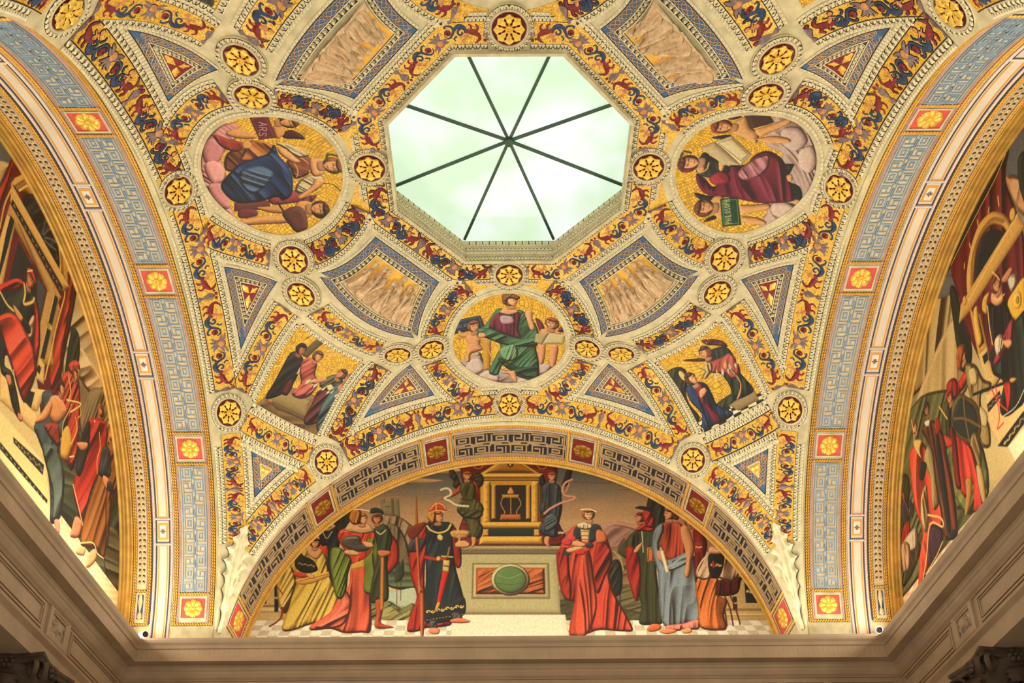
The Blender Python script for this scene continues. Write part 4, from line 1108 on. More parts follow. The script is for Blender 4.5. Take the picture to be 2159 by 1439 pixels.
# strips: F(s, t, h) -> 3-D
class Path:
    """plan path on the vault; s in room units of true length, t to the left of travel"""
    def __init__(p, P, n=0):
        P = np.asarray(P, float); d = np.r_[0, np.cumsum(np.hypot(*np.diff(P, axis=0).T))]
        N = max(int(d[-1]/.01), 8); t = np.linspace(0, d[-1], N+1); p.P = np.stack([np.interp(t, d, P[:, 0]), np.interp(t, d, P[:, 1])], 1)
        Q = surf(p.P[:, 0], p.P[:, 1]); p.S = np.r_[0, np.cumsum(np.linalg.norm(np.diff(Q, axis=0), axis=1))]; p.L = p.S[-1]
        T = np.gradient(p.P, axis=0); T /= np.linalg.norm(T, axis=1)[:, None]; p.N = np.stack([-T[:, 1], T[:, 0]], 1)
        e = .002; a_, b_ = p.P[:, 0], p.P[:, 1]      # offsets run square to the path on the curved surface
        z1 = (zs(a_+T[:, 0]*e, b_+T[:, 1]*e)-zs(a_-T[:, 0]*e, b_-T[:, 1]*e))/(2*e); z2 = (zs(a_+p.N[:, 0]*e, b_+p.N[:, 1]*e)-zs(a_-p.N[:, 0]*e, b_-p.N[:, 1]*e))/(2*e)
        p.N = p.N+T*np.clip(-z1*z2/(1+z1*z1), -1.1, 1.1)[:, None]
    def __call__(p, s, t, h):
        s = np.asarray(s, float); t = np.asarray(t, float)
        x = np.interp(s, p.S, p.P[:, 0])+np.interp(s, p.S, p.N[:, 0])*t; y = np.interp(s, p.S, p.P[:, 1])+np.interp(s, p.S, p.N[:, 1])*t
        return surf(x, y, h)
def arc(cx, cy, r, a0, a1, n=60):
    a = np.radians(np.linspace(a0, a1, n)); return np.stack([cx+r*np.cos(a), cy+r*np.sin(a)], 1)
def strip(mb, F, s0, s1, t0, t1, h, m, nt=1, ds=.012):
    n = max(1, int(math.ceil((s1-s0)/ds))); S = np.linspace(s0, s1, n+1); T = np.linspace(t0, t1, nt+1)
    a, b = np.meshgrid(S, T, indexing='ij'); mb.grid(F(a.ravel(), b.ravel(), np.full(a.size, h)).reshape(n+1, nt+1, 3), m)
def profile(mb, F, s0, s1, pts, m, ds=.012):
    """ruled moulding: pts = [(t, h), ...]"""
    n = max(1, int(math.ceil((s1-s0)/ds))); S = np.linspace(s0, s1, n+1)
    G = np.stack([F(S, np.full(n+1, t), np.full(n+1, h)) for t, h in pts], 1); mb.grid(G, m)
LEAF = np.array([[-.46, 0], [-.46, .38], [-.34, .72], [-.14, .93], [0, 1], [.14, .93], [.34, .72], [.46, .38], [.46, 0]])
OK = [None]      # filter that keeps mouldings from running over their neighbours
def leaves(mb, F, s0, s1, t0, w, pitch=.0205, h=.0012, hb=.004, m=None, mdark=None, ground=True):
    """run of leaf-and-dart; w < 0 points the leaves the other way"""
    m = m or leafc; mdark = mdark or umber
    n = max(1, int(round((s1-s0)/pitch))); p = (s1-s0)/n; c = s0+p*(np.arange(n)+.5)
    if OK[0] is not None:
        q = F(c, np.full(n, t0+w/2), np.zeros(n)); c = c[OK[0](q[:, 0], q[:, 1])]; n = len(c)
        if n == 0: return
        if ground:
            for x in c: strip(mb, F, x-p/2, x+p/2, min(t0, t0+w), max(t0, t0+w), h, mdark, 1, .03)
    elif ground: strip(mb, F, s0, s1, min(t0, t0+w), max(t0, t0+w), h, mdark, 1, .02)
    k = len(LEAF); ss = (c[:, None]+LEAF[None, :, 0]*p*.98).ravel(); tt = np.tile(t0+w*(.04+.9*LEAF[:, 1]), n)
    O = F(ss, tt, np.full(ss.size, h+.0008)).reshape(n, k, 3)
    R1 = F(np.repeat(c, 2)+np.tile([-.14*p, .14*p], n), np.tile([t0+w*.5, t0+w*.5], n), np.full(2*n, h+hb)).reshape(n, 2, 3)
    V = np.concatenate([O, R1], 1).reshape(-1, 3); fs = []; sg = 1
    for i in range(n):
        b = i*(k+2); l, r = b+k, b+k+1
        for j in range(4): fs.append((b+j, b+j+1, l))
        for j in range(4, 8): fs.append((b+j, b+j+1, r))
        fs.append((b+4, r, l)); fs.append((b+8, b, l, r))
    mb.add(V, fs, m)
    if pitch > .018 and ground:      # incised rib of each leaf
        ss = (c[:, None]+np.array([-.05, .05, .09, -.09])*p).ravel(); tt = np.tile(t0+w*np.array([.12, .12, .66, .66]), n); V = F(ss, tt, np.full(ss.size, h+hb+.0004)); mb.add(V, [(4*i, 4*i+1, 4*i+2, 4*i+3) for i in range(n)], mdark)
    # darts between the leaves
    c2 = c[:-1]+p/2 if n > 1 else c
    if n > 1:
        ss = (c2[:, None]+np.array([-.22, .22, 0])*p).ravel(); tt = np.tile(t0+w*np.array([.97, .97, .45]), n-1); V = F(ss, tt, np.full(ss.size, h+.0025))
        mb.add(V, [(3*i, 3*i+1, 3*i+2) for i in range(n-1)], m)
def beads(mb, F, s0, s1, t, r, pitch, h, m, slant=0., asp=1.):
    n = max(1, int(round((s1-s0)/pitch))); p = (s1-s0)/n; c = s0+p*(np.arange(n)+.5)
    o = np.array([[-.5, -1], [.5, -1], [.5, 1], [-.5, 1]]); o8 = np.array([[-.30, -1], [.30, -1], [.46, -.4], [.46, .4], [.30, 1], [-.30, 1], [-.46, .4], [-.46, -.4]])
    ds = (o8[:, 0]*p*asp*.95)[None, :]+slant*o8[None, :, 1]*p; ss = (c[:, None]+ds).ravel(); tt = np.tile(t+o8[:, 1]*r, n)
    O = F(ss, tt, np.full(ss.size, h)).reshape(n, 8, 3); ti = (c[:, None]+ds*.45).ravel(); T2 = F(ti, np.tile(t+o8[:, 1]*r*.5, n), np.full(ss.size, h+r*.9)).reshape(n, 8, 3)
    V = np.concatenate([O, T2], 1).reshape(-1, 3); fs = []
    for i in range(n):
        b = i*16
        for j in range(8): fs.append((b+j, b+(j+1) % 8, b+8+(j+1) % 8, b+8+j))
        fs.append(tuple(b+8+j for j in range(8)))
    mb.add(V, fs, m)
def rope(mb, F, s0, s1, t0, t1, h, mg, mdk, two=True, pitch=.011):
    strip(mb, F, s0, s1, t0, t1, h, mdk, 1, .02); w = t1-t0
    if two:
        beads(mb, F, s0, s1, t0+w*.28, w*.20, pitch, h+.0005, mg, .30); beads(mb, F, s0, s1, t0+w*.72, w*.20, pitch, h+.0005, mg, .30)
    else: beads(mb, F, s0, s1, (t0+t1)/2, w*.42, pitch, h+.0005, mg, .35)
def sweep(mb, F, pts, wid, m, h0, hc):
    """ribbon with a raised spine; pts (s, t)"""
    P = smooth_pts(pts, False, 4) if len(pts) > 2 else np.asarray(pts, float); w = np.interp(np.linspace(0, 1, len(P)), np.linspace(0, 1, len(wid)), wid)/2
    T = np.gradient(P, axis=0); T /= np.linalg.norm(T, axis=1)[:, None]+1e-9; N = np.stack([-T[:, 1], T[:, 0]], 1)
    A = P+N*w[:, None]; B = P-N*w[:, None]; n = len(P)
    a = P[0]-T[0]*w[0]*.8; b = P[-1]+T[-1]*w[-1]*.8
    Q = np.vstack([A, P, B, [a], [b]]); h = np.r_[np.full(n, h0), np.full(n, h0)+hc*np.minimum(w/w.max(), 1), np.full(n, h0), h0, h0]
    V = F(Q[:, 0], Q[:, 1], h); f = []
    for i in range(n-1): f += [(i, i+1, n+i+1, n+i), (n+i, n+i+1, 2*n+i+1, 2*n+i)]
    f += [(0, n, 3*n), (n, 2*n, 3*n), (n-1, 3*n+1, 2*n-1), (2*n-1, 3*n+1, 3*n-1)]
    mb.add(V, f, m)
def disc(mb, F, c, rx, ry, m, h0, hc, n=12):
    t = np.linspace(0, 2*np.pi, n+1)[:-1]; Q = np.vstack([[c], np.stack([c[0]+rx*np.cos(t), c[1]+ry*np.sin(t)], 1), np.stack([c[0]+.6*rx*np.cos(t), c[1]+.6*ry*np.sin(t)], 1)])
    h = np.r_[h0+hc, np.full(n, h0), np.full(n, h0+hc*.8)]; V = F(Q[:, 0], Q[:, 1], h)
    f = [(1+i, 1+(i+1) % n, n+1+(i+1) % n, n+1+i) for i in range(n)]+[(0, n+1+i, n+1+(i+1) % n) for i in range(n)]; mb.add(V, f, m)

def paint_mat():
    m = bpy.data.materials.new('painted_canvas'); m.use_nodes = True; b = m.node_tree.nodes['Principled BSDF']; b.inputs['Roughness'].default_value = .65
    a = m.node_tree.nodes.new('ShaderNodeAttribute'); a.attribute_name = 'pigment'; n = m.node_tree.nodes.new('ShaderNodeTexNoise'); n.inputs['Scale'].default_value = 40; n.inputs['Detail'].default_value = 6
    tc = m.node_tree.nodes.new('ShaderNodeTexCoord'); m.node_tree.links.new(tc.outputs['Object'], n.inputs['Vector'])
    r = m.node_tree.nodes.new('ShaderNodeMapRange'); r.inputs[1].default_value = .3; r.inputs[2].default_value = .7; r.inputs[3].default_value = .84; r.inputs[4].default_value = 1.1; m.node_tree.links.new(n.outputs['Fac'], r.inputs[0])
    v = m.node_tree.nodes.new('ShaderNodeVectorMath'); v.operation = 'SCALE'; m.node_tree.links.new(a.outputs['Color'], v.inputs[0]); m.node_tree.links.new(r.outputs[0], v.inputs['Scale'])
    m.node_tree.links.new(v.outputs[0], b.inputs['Base Color']); return m
PM = paint_mat()
def sub_mesh(name, V, Cc, quads, flip, parent=None, **k):
    used = np.unique(quads); rm = np.full(len(V), -1); rm[used] = np.arange(len(used)); q = rm[quads]
    if flip: q = q[:, ::-1]
    me = bpy.data.meshes.new(name); me.vertices.add(len(used)); me.vertices.foreach_set('co', (V[used]*M).astype(np.float32).ravel())
    n = len(q); me.loops.add(4*n); me.loops.foreach_set('vertex_index', q.astype(np.int32).ravel()); me.polygons.add(n)
    me.polygons.foreach_set('loop_start', np.arange(0, 4*n, 4, dtype=np.int32)); me.polygons.foreach_set('loop_total', np.full(n, 4, np.int32))
    if Cc is not None:
        at = me.color_attributes.new('pigment', 'FLOAT_COLOR', 'POINT'); at.data.foreach_set('color', np.c_[Cc[used], np.ones(len(used))].astype(np.float32).ravel())
    me.update(calc_edges=True); me.validate(); o = bpy.data.objects.new(name, me); C.objects.link(o)
    return finish(o, parent, **k)
def painting(cv, name, f3, inside, label, cat, partname, flip=False, group=None):
    a = cv.a0+cv.X/cv.res; b = cv.b0+cv.Y/cv.res; V = f3(a.ravel(), b.ravel()); Cc = lin(np.clip(cv.rgb.reshape(-1, 3), 0, 1)*255)
    ok = inside(a, b); k = (np.arange((cv.h-1))[:, None]*cv.w+np.arange(cv.w-1)[None]); okf = ok[:-1, :-1] & ok[1:, 1:] & ok[1:, :-1] & ok[:-1, 1:]
    ids = cv.id[:-1, :-1]; quads = np.stack([k, k+1, k+cv.w+1, k+cv.w], -1)
    root = sub_mesh(name, V, Cc, quads[okf & (ids == 0)], flip, label=label, cat=cat, group=group); root.data.materials.append(PM)
    for i, nm in enumerate(cv.names):
        s = okf & (ids == i)
        if i and s.sum() > 12:
            o = sub_mesh(partname, V, Cc, quads[s], flip, root, label=nm); o.data.materials.append(PM)
    return root
def in_view(x, y, pad=60):
    P = surf(x, y)-CO; z = P@FW
    u = W_/2+F_*(P@RT)/z; v = H_/2-F_*(P@UP)/z-SH
    return bool(np.any((u > -pad) & (u < W_+pad) & (v > -pad) & (v < H_+pad)))

# ------------------------------------------------------------------ room shell
AP = .362          # apothem of the skylight opening
def octr(phi, ap): # radius of octagon (flat sides facing the walls) in direction phi
    q = (phi+math.pi/8) % (math.pi/4)-math.pi/8; return ap/np.cos(q)
def sqr(phi, d):
    q = (phi+math.pi/4) % (math.pi/2)-math.pi/4; return d/np.cos(q)
EDGE = 1.0535
nph, nr = 384, 44; ph = np.linspace(0, 2*np.pi, nph+1); tt = np.linspace(0, 1, nr+1)
r0 = octr(ph, AP); r1 = sqr(ph, EDGE); RR_ = r0[:, None]+(r1-r0)[:, None]*tt[None]
mb = MB(); mb.grid(surf(RR_*np.cos(ph)[:, None], RR_*np.sin(ph)[:, None]), plaster); mb.grid(surf(RR_*np.cos(ph)[:, None], RR_*np.sin(ph)[:, None], -.05), plaster, True)
mb.build('ceiling', smooth=True, kind='structure')

def Fside(sg):
    def F(s, t, h):      # s: length round the arch from the springing at the far (front) leg; t: distance from room centre; h: into the opening
        s = np.asarray(s, float); t = np.asarray(t, float); h = np.asarray(h, float); a = np.clip(s/R_, 0, math.pi); ex = np.where(s < 0, s, np.where(s > math.pi*R_, math.pi*R_-s, 0))
        return np.stack([sg*t+0*s, (R_-h)*np.cos(a), ZC+(R_-h)*np.sin(a)+ex], -1)
    return F
def Ffront(s, t, h):     # from the left leg to the right leg
    s = np.asarray(s, float); t = np.asarray(t, float); h = np.asarray(h, float); a = np.clip(s/R_, 0, math.pi); ex = np.where(s < 0, s, np.where(s > math.pi*R_, math.pi*R_-s, 0))
    return np.stack([-(R_-h)*np.cos(a), t+0*s, ZC+(R_-h)*np.sin(a)+ex], -1)
def deg(a): return math.radians(a)*R_
SL = math.pi*R_
sideF = {'left': Fside(-1), 'right': Fside(1)}
tn = [0]
def trim(mb, smooth=False):
    tn[0] += 1; return mb.build('trim_%d' % tn[0], kind='structure', smooth=smooth)
for side, F in list(sideF.items())+[('front', Ffront)]:
    E1 = 1.41 if side != 'front' else 1.31
    mb = MB(); profile(mb, F, -.10, SL+.10, [(1.045, .0), (E1+.02, .0)], plaster, .02); mb.build('wall_'+side+'_soffit', kind='structure', smooth=True)
    # arris moulding between vault and soffit
    mb = MB(); profile(mb, F, -.10, SL+.10, [(1.036, -.020), (1.040, -.008), (1.046, -.004), (1.051, -.006), (1.055, -.002), (1.058, .004), (1.062, .004), (1.0635, .0)], olive); trim(mb, True)
    tk0, tk1 = (1.064, 1.0805) if side != 'front' else (1.0575, 1.078)
    tk2, tk3 = (1.196, 1.212) if side != 'front' else (1.267, 1.288)
    b0 = deg(8.6) if side != 'front' else deg(9)
    mb = MB(); rope(mb, F, b0, SL-b0, tk0, tk1, .002, ropeg, umber); trim(mb)
    mb = MB(); rope(mb, F, b0, SL-b0, tk2, tk3, .002, ropeg, umber); trim(mb)
    mb = MB()
    for t in ((1.0835, 1.0880, 1.188, 1.1925) if side != 'front' else (1.082, 1.088, 1.258, 1.264)): strip(mb, F, b0, SL-b0, t, t+.0022, .0032, pinkr)
    trim(mb)

ANG = {'side': [11.8, 43.2, 75.0, 106.6, 138.4], 'front': [13.2, 44.9, 73.5, 106.5, 135.1, 166.8]}
def key_panel(name_side, F, a0, a1, t0, t1, mline, mground, label, lw):
    """double meander: raised fillets on a ground"""
    mb = MB(); s0, s1 = deg(a0), deg(a1); strip(mb, F, s0, s1, t0, t1, .0012, mground)
    root = mb.build('greek_key_panel', label=label, cat='panel', group='greek key panels of the '+name_side+' arch')
    mb = MB(); W = t1-t0; n = max(1, int(round((s1-s0)/(W*.52)))); U = (s1-s0)/n
    def fil(pts):
        P = [(s0+a, t0+b*W) for a, b in pts]
        for i in range(len(P)-1):
            (xa, ya), (xb, yb) = P[i], P[i+1]; dx, dy = xb-xa, yb-ya; L = math.hypot(dx, dy); ux, uy = dx/L, dy/L; h = lw/2
            k = max(1, int(L/.012)); q = np.linspace(-h, L+h, k+1); G = np.stack([F(xa+ux*q-uy*o, ya+uy*q+ux*o, np.full(k+1, hh)) for o, hh in ((-h, .0012), (-h*.7, .0045), (h*.7, .0045), (h, .0012))], 1); mb.grid(G, mline)
    L = s1-s0; e = lw/W*.8
    fil([(lw, e), (L-lw, e)]); fil([(lw, 1-e), (L-lw, 1-e)]); fil([(lw, e), (lw, 1-e)]); fil([(L-lw, e), (L-lw, 1-e)])
    for i in range(n):
        for side in (0, 1):
            def q(a, b): return ((i+a)*U, (b if side == 0 else 1-b))
            if (i+side) % 2 == 0:     # box spiral
                fil([q(.05, .12), q(.05, .44), q(.90, .44), q(.90, .12), q(.18, .12)]); fil([q(.30, .22), q(.68, .22), q(.68, .34), q(.30, .34), q(.30, .22)])
            else:                     # hook
                fil([q(.0, .12), q(.62, .12), q(.62, .30), q(.38, .30)]); fil([q(.22, .20), q(.22, .44), q(.98, .44), q(.98, .56)]); fil([q(.80, .12), q(.80, .36)])
        fil([((i+.02)*U, .5), ((i+.55)*U, .5)])
    mb.build('key_fillets', root)
    return root
def flower_mesh(name, m1, m2, nl=8, R=1., H=.42):
    """open gilt flower, unit radius, axis +z"""
    mb = MB(); na, nrad = nl*12, 14; a = np.linspace(0, 2*np.pi, na+1); c = np.cos(a*nl)
    out = .86+.14*np.abs(np.cos(a*nl/2))**.5+.03*np.cos(a*nl*3); r = np.linspace(.16, 1, nrad)
    rr = r[None]*out[:, None]; prof_ = np.sin(np.clip((r-.1)/.9, 0, 1)*np.pi*.82)**.8*H
    z = prof_[None]*(.62+.38*np.abs(np.cos(a*nl/2))[:, None]**.7)-.22*H*np.exp(-((np.abs(np.sin(a*nl/2))-1)/.08)**2)[:, None]*(r[None] > .3)+.05*H*np.cos(a*nl*3)[:, None]*r[None]
    z[:, -1] = .0; z[:, -2] = np.maximum(z[:, -2], .12*H)
    mb.grid(np.stack([rr*np.cos(a)[:, None], rr*np.sin(a)[:, None], z], -1)*R, m1)
    return mb
def boss_mesh(m1, m2):
    mb = MB(); a = np.linspace(0, 2*np.pi, 25)
    P = [(.30, .12), (.31, .30), (.26, .36), (.21, .33), (.18, .26), (.14, .26), (.13, .38), (.08, .46), (.0, .48)]
    mb.grid(np.stack([np.stack([r*np.cos(a), r*np.sin(a), np.full(25, z)], -1) for r, z in P], 1), m1)
    for k in range(5):
        b = k*2*math.pi/5; mb.add([(.03*math.cos(b+.5), .03*math.sin(b+.5), .475), (.10*math.cos(b), .10*math.sin(b), .45), (.03*math.cos(b-.5), .03*math.sin(b-.5), .475), (0, 0, .50)], [(0, 1, 3), (1, 2, 3)], m2)
    return mb
def acanthus_mesh(m1):
    """deep acanthus rosette: eight curled leaves with split lobes"""
    mb = MB(); nu, nv = 15, 15
    for k in range(8):
        th = k*math.pi/4; u = np.linspace(0, 1, nu)[:, None]; v = np.linspace(-1, 1, nv)[None]
        half = (.045+.235*np.sin(np.clip(u*1.0, 0, 1)**1.5*math.pi*.62)**1.2)*np.sqrt(np.clip(1.0-np.clip((u-.72)/.30, 0, 1)**2, 0, 1))
        lob = 1+.20*np.cos(u*math.pi*5.2)*(np.abs(v) > .4); rad = .16+.80*u
        y = half*v*lob*.98; x = rad-.07*np.abs(v)**1.5*u; z = .14+.20*np.sin(np.clip(u*1.02, 0, 1)*math.pi*.72)**.9-.12*np.abs(v)**2.4*(.4+u*.6)+.02*np.cos(v*math.pi*3)*u-.05*np.exp(-(v/.09)**2)*(u < .8)
        z = np.where(u > .88, z-.5*(u-.88), z)
        mb.grid(np.stack([x*math.cos(th)-y*math.sin(th), x*math.sin(th)+y*math.cos(th), z+0*x], -1)*np.array([1, 1, 1.]), m1)
    return mb
def proto(mb):
    o = mb.build('proto', smooth=True); me = o.data; bpy.data.objects.remove(o); me.transform(Matrix.Scale(1/M, 4)); return me
ME_FLOWER = proto(flower_mesh('f', gold, black)); ME_BOSS = proto(boss_mesh(gold, umber)); ME_ACAN = proto(acanthus_mesh(gold))
ME_FLOWERD = ME_FLOWER.copy(); ME_FLOWERD.materials.clear(); ME_FLOWERD.materials.append(goldd)
ME_BOSSD = ME_BOSS.copy(); ME_BOSSD.materials.clear(); ME_BOSSD.materials.append(goldd); ME_BOSSD.materials.append(black)
def frame_mat(p, n, xdir):
    n = np.array(n)/np.linalg.norm(n); x = np.array(xdir)-n*np.dot(xdir, n); x /= np.linalg.norm(x); y = np.cross(n, x)
    return Matrix(((x[0], y[0], n[0], p[0]*M), (x[1], y[1], n[1], p[1]*M), (x[2], y[2], n[2], p[2]*M), (0, 0, 0, 1)))
def inst(me, name, mw, r, parent, hz=1.):
    o = bpy.data.objects.new(name, me); C.objects.link(o); o.parent = parent; o.matrix_parent_inverse = Matrix.Translation(-parent.location) if parent.type == 'EMPTY' else parent.matrix_basis.inverted()
    o.matrix_world = Matrix.Identity(4); o.matrix_basis = mw @ Matrix.Diagonal((r*M, r*M, r*M*hz, 1)); return o
def soffit_square(F, side, a, t0, t1, mground, fl, bs, label, hw=2.15):
    sc, tc = deg(a), (t0+t1)/2; W = t1-t0; s0, s1 = deg(a-hw), deg(a+hw)
    mb = MB(); strip(mb, F, s0, s1, t0, t1, .0012, mground)
    root = mb.build('rosette_coffer', label=label, cat='panel', group='coloured rosette squares of the '+side+' arch')
    mb = MB()
    for q0, q1, r0_, r1_ in ((s0-.004, s1+.004, t0-.003, t0+.003), (s0-.004, s1+.004, t1-.003, t1+.003)): strip(mb, F, q0, q1, r0_, r1_, .0035, plaster)
    for q in (s0, s1): strip(mb, F, q-.003, q+.003, t0, t1, .0035, plaster)
    mb.build('border_fillet', root)
    p = F(sc, tc, .002); p2 = F(sc, tc, .02); px = F(sc+.01, tc, .002)
    mw = frame_mat(p, p2-p, px-p); r = min(W*.40, (s1-s0)*.43)
    o = inst(fl, 'gilt_flower', mw, r, root, .55); b = inst(bs, 'boss', mw @ Matrix.Translation((0, 0, .004)), r*.8, o, .6)
    return root
ORD = ['lowest', 'second from the bottom', 'third from the bottom', 'highest one', 'topmost']
for side, F in sideF.items():
    A = ANG['side']
    for i, a in enumerate(A[:4]):
        soffit_square(F, side, a, 1.093, 1.183, pink, ME_FLOWER, ME_BOSS, 'gilt flower on a rose red square, %s on the %s arch' % (ORD[i], side))
    for i in range(4):
        key_panel(side, F, A[i]+3.35, A[i+1]-3.35, 1.0925, 1.184, keyb, keyc, 'pale blue greek key panel on the %s arch, %s' % (side, ['just above the lowest red square', 'above the second red square', 'above the third red square', 'cut by the top edge'][i]), .0042)
    mb = MB()
    for a in A:
        for d in (-2.95, 2.95):
            if a+d > 9: rope(mb, lambda s, t, h, F=F: F(t, s, h), 1.083, 1.194, deg(a+d)-.0055, deg(a+d)+.0055, .0026, ropeg, umber, False, .009)
    rope(mb, lambda s, t, h, F=F: F(t, s, h), 1.064, 1.212, deg(8.5)-.006, deg(8.5)+.006, .0028, ropeg, umber, False, .009); trim(mb)
    # narrow painted channel
    mb = MB()
    rope(mb, F, -.05, SL+.05, 1.2170, 1.2265, .002, white, pinkr, False, .008); rope(mb, F, -.05, SL+.05, 1.2795, 1.289, .002, white, pinkr, False, .008); trim(mb)
    mb = MB(); strip(mb, F, -.05, SL+.05, 1.227, 1.279, .0012, chan); strip(mb, F, -.05, SL+.05, 1.2272, 1.2318, .002, navy); strip(mb, F, -.05, SL+.05, 1.2742, 1.2790, .002, navy)
    sq = [27.2, 59.2, 91.2, 123.2, 155]
    prev = -3
    for a in sq:
        e0, e1 = (deg(prev+2.6) if prev > 0 else -.05), deg(a-2.75)
        for t in (1.2365, 1.2672): strip(mb, F, e0, e1, t-.001, t+.0036, .002, orange)
        for e in (e0, e1-.003): strip(mb, F, e, e+.0045, 1.2355, 1.271, .002, orange)
        for e in (a-2.25, a+2.1): strip(mb, F, deg(e), deg(e)+.0035, 1.229, 1.277, .0022, navy)
        for e in (a-2.55, a+2.40): rope(mb, lambda s, t, h, F=F: F(t, s, h), 1.227, 1.279, deg(e)-.004, deg(e)+.004, .0024, white, pinkr, False, .007)
        prev = a
    trim(mb)
    for i, a in enumerate(sq[:3]):
        mb = MB(); s0, s1 = deg(a-1.6), deg(a+1.6); strip(mb, F, s0, s1, 1.235, 1.271, .0024, orange); strip(mb, F, s0+.007, s1-.007, 1.242, 1.264, .003, white)
        root = mb.build('painted_square', label='orange bordered square with dark star flower, %s on the %s arch' % (['lowest', 'middle', 'highest'][i], side), cat='panel', group='star squares of the '+side+' arch')
        mb = MB()
        for k in range(8):
            b = k*math.pi/4; rr = .0085; sweep(mb, F, [(deg(a)+.002*math.cos(b), 1.253+.002*math.sin(b)), (deg(a)+rr*math.cos(b), 1.253+rr*math.sin(b))], [.002, .0045 if k % 2 == 0 else .002], navy if k % 2 == 0 else red, .0034, .001)
        mb.build('star_flower', root)
    # scroll band between two gold ropes
    mb = MB(); profile(mb, F, deg(8.6), SL-deg(8.6), [(1.290, 0), (1.2905, .003), (1.294, .003)], navy); rope(mb, F, deg(8.6), SL-deg(8.6), 1.294, 1.309, .003, ropeg, umber); rope(mb, F, deg(8.6), SL-deg(8.6), 1.3455, 1.3595, .003, ropeg, umber)  # navy step face: the gray-blue shadow of the ledge put into colour
    strip(mb, F, deg(8.6), SL-deg(8.6), 1.309, 1.3455, .0028, plaster); rope(mb, lambda s, t, h, F=F: F(t, s, h), 1.294, 1.3595, deg(8.5)-.006, deg(8.5)+.006, .0035, ropeg, umber, False, .009); rope(mb, lambda s, t, h, F=F: F(t, s, h), 1.309, 1.3455, deg(15.3)-.006, deg(15.3)+.006, .0035, ropeg, umber, False, .009)
    for t in (1.3105, 1.3425): strip(mb, F, deg(9.5), SL-deg(8.6), t, t+.002, .0034, pinkr)
    trim(mb)
    mb = MB(); s0, s1 = deg(16.2), SL-deg(16.2); strip(mb, F, s0, s1, 1.3155, 1.339, .0034, scrollc)
    band = mb.build('leaf_scroll_band', label='tan band of small leaf scrolls between two gold ropes on the %s arch' % side, cat='band')
    mb = MB(); n = int((s1-s0)/.0215)
    for i in range(n):
        s = s0+(i+.5)*.0215
        for sg in (-1, 1):
            sweep(mb, F, [(s-.008, 1.3273), (s-.002, 1.3273+sg*.004), (s+.006, 1.3273+sg*.0088), (s+.010, 1.3273+sg*.0062), (s+.007, 1.3273+sg*.0038)], [.002, .006, .007, .003], umber, .0038, 0)
            sweep(mb, F, [(s-.0075, 1.3273), (s-.0015, 1.3273+sg*.004), (s+.005, 1.3273+sg*.0078)], [.002, .0055, .004], scrollc, .0046, .003)
    mb.build('leaf_scrolls', band, kind='stuff')
    mb = MB(); strip(mb, F, deg(9.6), deg(14.6), 1.317, 1.338, .0037, blue)
    fb = mb.build('urn_panel', label='small blue panel with a cream urn at the foot of the %s arch band' % side, cat='panel')
    mb = MB(); sweep(mb, F, [(deg(9.9), 1.3275), (deg(10.8), 1.3275), (deg(11.2), 1.3275), (deg(13), 1.3275), (deg(14.5), 1.3275)], [.018, .012, .004, .016, .010], scrollc, .0045, .006); mb.build('cream_urn', fb)
    # gilt frame of the lunette
    mb = MB(); profile(mb, F, -.10, SL+.10, [(1.3605, .0), (1.362, .004), (1.368, .005), (1.371, .002), (1.377, .004), (1.383, .006), (1.386, .003), (1.391, .004), (1.397, .005), (1.400, .002), (1.403, .004), (1.41, .004)], gilt); trim(mb, True)
# front arch
A = ANG['front']; nm = ['at the foot on the left', 'left shoulder', 'left of the top panel', 'right of the top panel', 'right shoulder', 'at the foot on the right']
for i, a in enumerate(A):
    foot = i in (0, 5)
    soffit_square(Ffront, 'bottom', a, 1.103, 1.252, pink if foot else dred, ME_FLOWER if foot else ME_FLOWERD, ME_BOSS if foot else ME_BOSSD, 'flower on a %s square in the bottom arch, %s' % ('rose red' if foot else 'dark oxblood red', nm[i]), 2.6)
for i in range(5):
    key_panel('bottom', Ffront, A[i]+3.9, A[i+1]-3.9, 1.098, 1.256, keyt, keyn, 'tan and navy greek key panel of the bottom arch, %s' % ['lowest on the left', 'upper left', 'over the gilded shrine', 'upper right', 'lowest on the right'][i], .0072)
mb = MB()
for a in A:
    for d in (-3.35, 3.35): rope(mb, lambda s, t, h: Ffront(t, s, h), 1.08, 1.266, deg(a+d)-.006, deg(a+d)+.006, .0026, ropeg, umber, False, .010)
trim(mb)
# fillet framing the far lunette
mb = MB(); profile(mb, Ffront, -.05, SL+.05, [(1.289, 0), (1.295, .006), (1.302, .004), (1.308, .012)], gilt); trim(mb, True)

# ------------------------------------------------------------------ the three lunette murals
fr = painting(cv_front, 'lunette_mural', lambda a, b: np.stack([a, np.full(a.shape, 1.31), b], -1), lambda a, b: np.hypot(a, np.maximum(b-ZC, 0)) < R_+.004,
    'wide painted lunette of robed figures around a gilded shrine, under the bottom arch', 'mural', 'painted_figure')
fl_ = painting(cv_left, 'lunette_mural', lambda a, b: np.stack([np.full(a.shape, -1.41), a, b], -1), lambda a, b: np.hypot(a, np.maximum(b-ZC, 0)) < R_+.004,
    'painted lunette with an enthroned lady in red, under the left arch', 'mural', 'painted_figure')
fr_ = painting(cv_right, 'lunette_mural', lambda a, b: np.stack([np.full(a.shape, 1.41), -a, b], -1), lambda a, b: np.hypot(a, np.maximum(b-ZC, 0)) < R_+.004,
    'painted lunette with a knight holding a dark shield, under the right arch', 'mural', 'painted_figure')
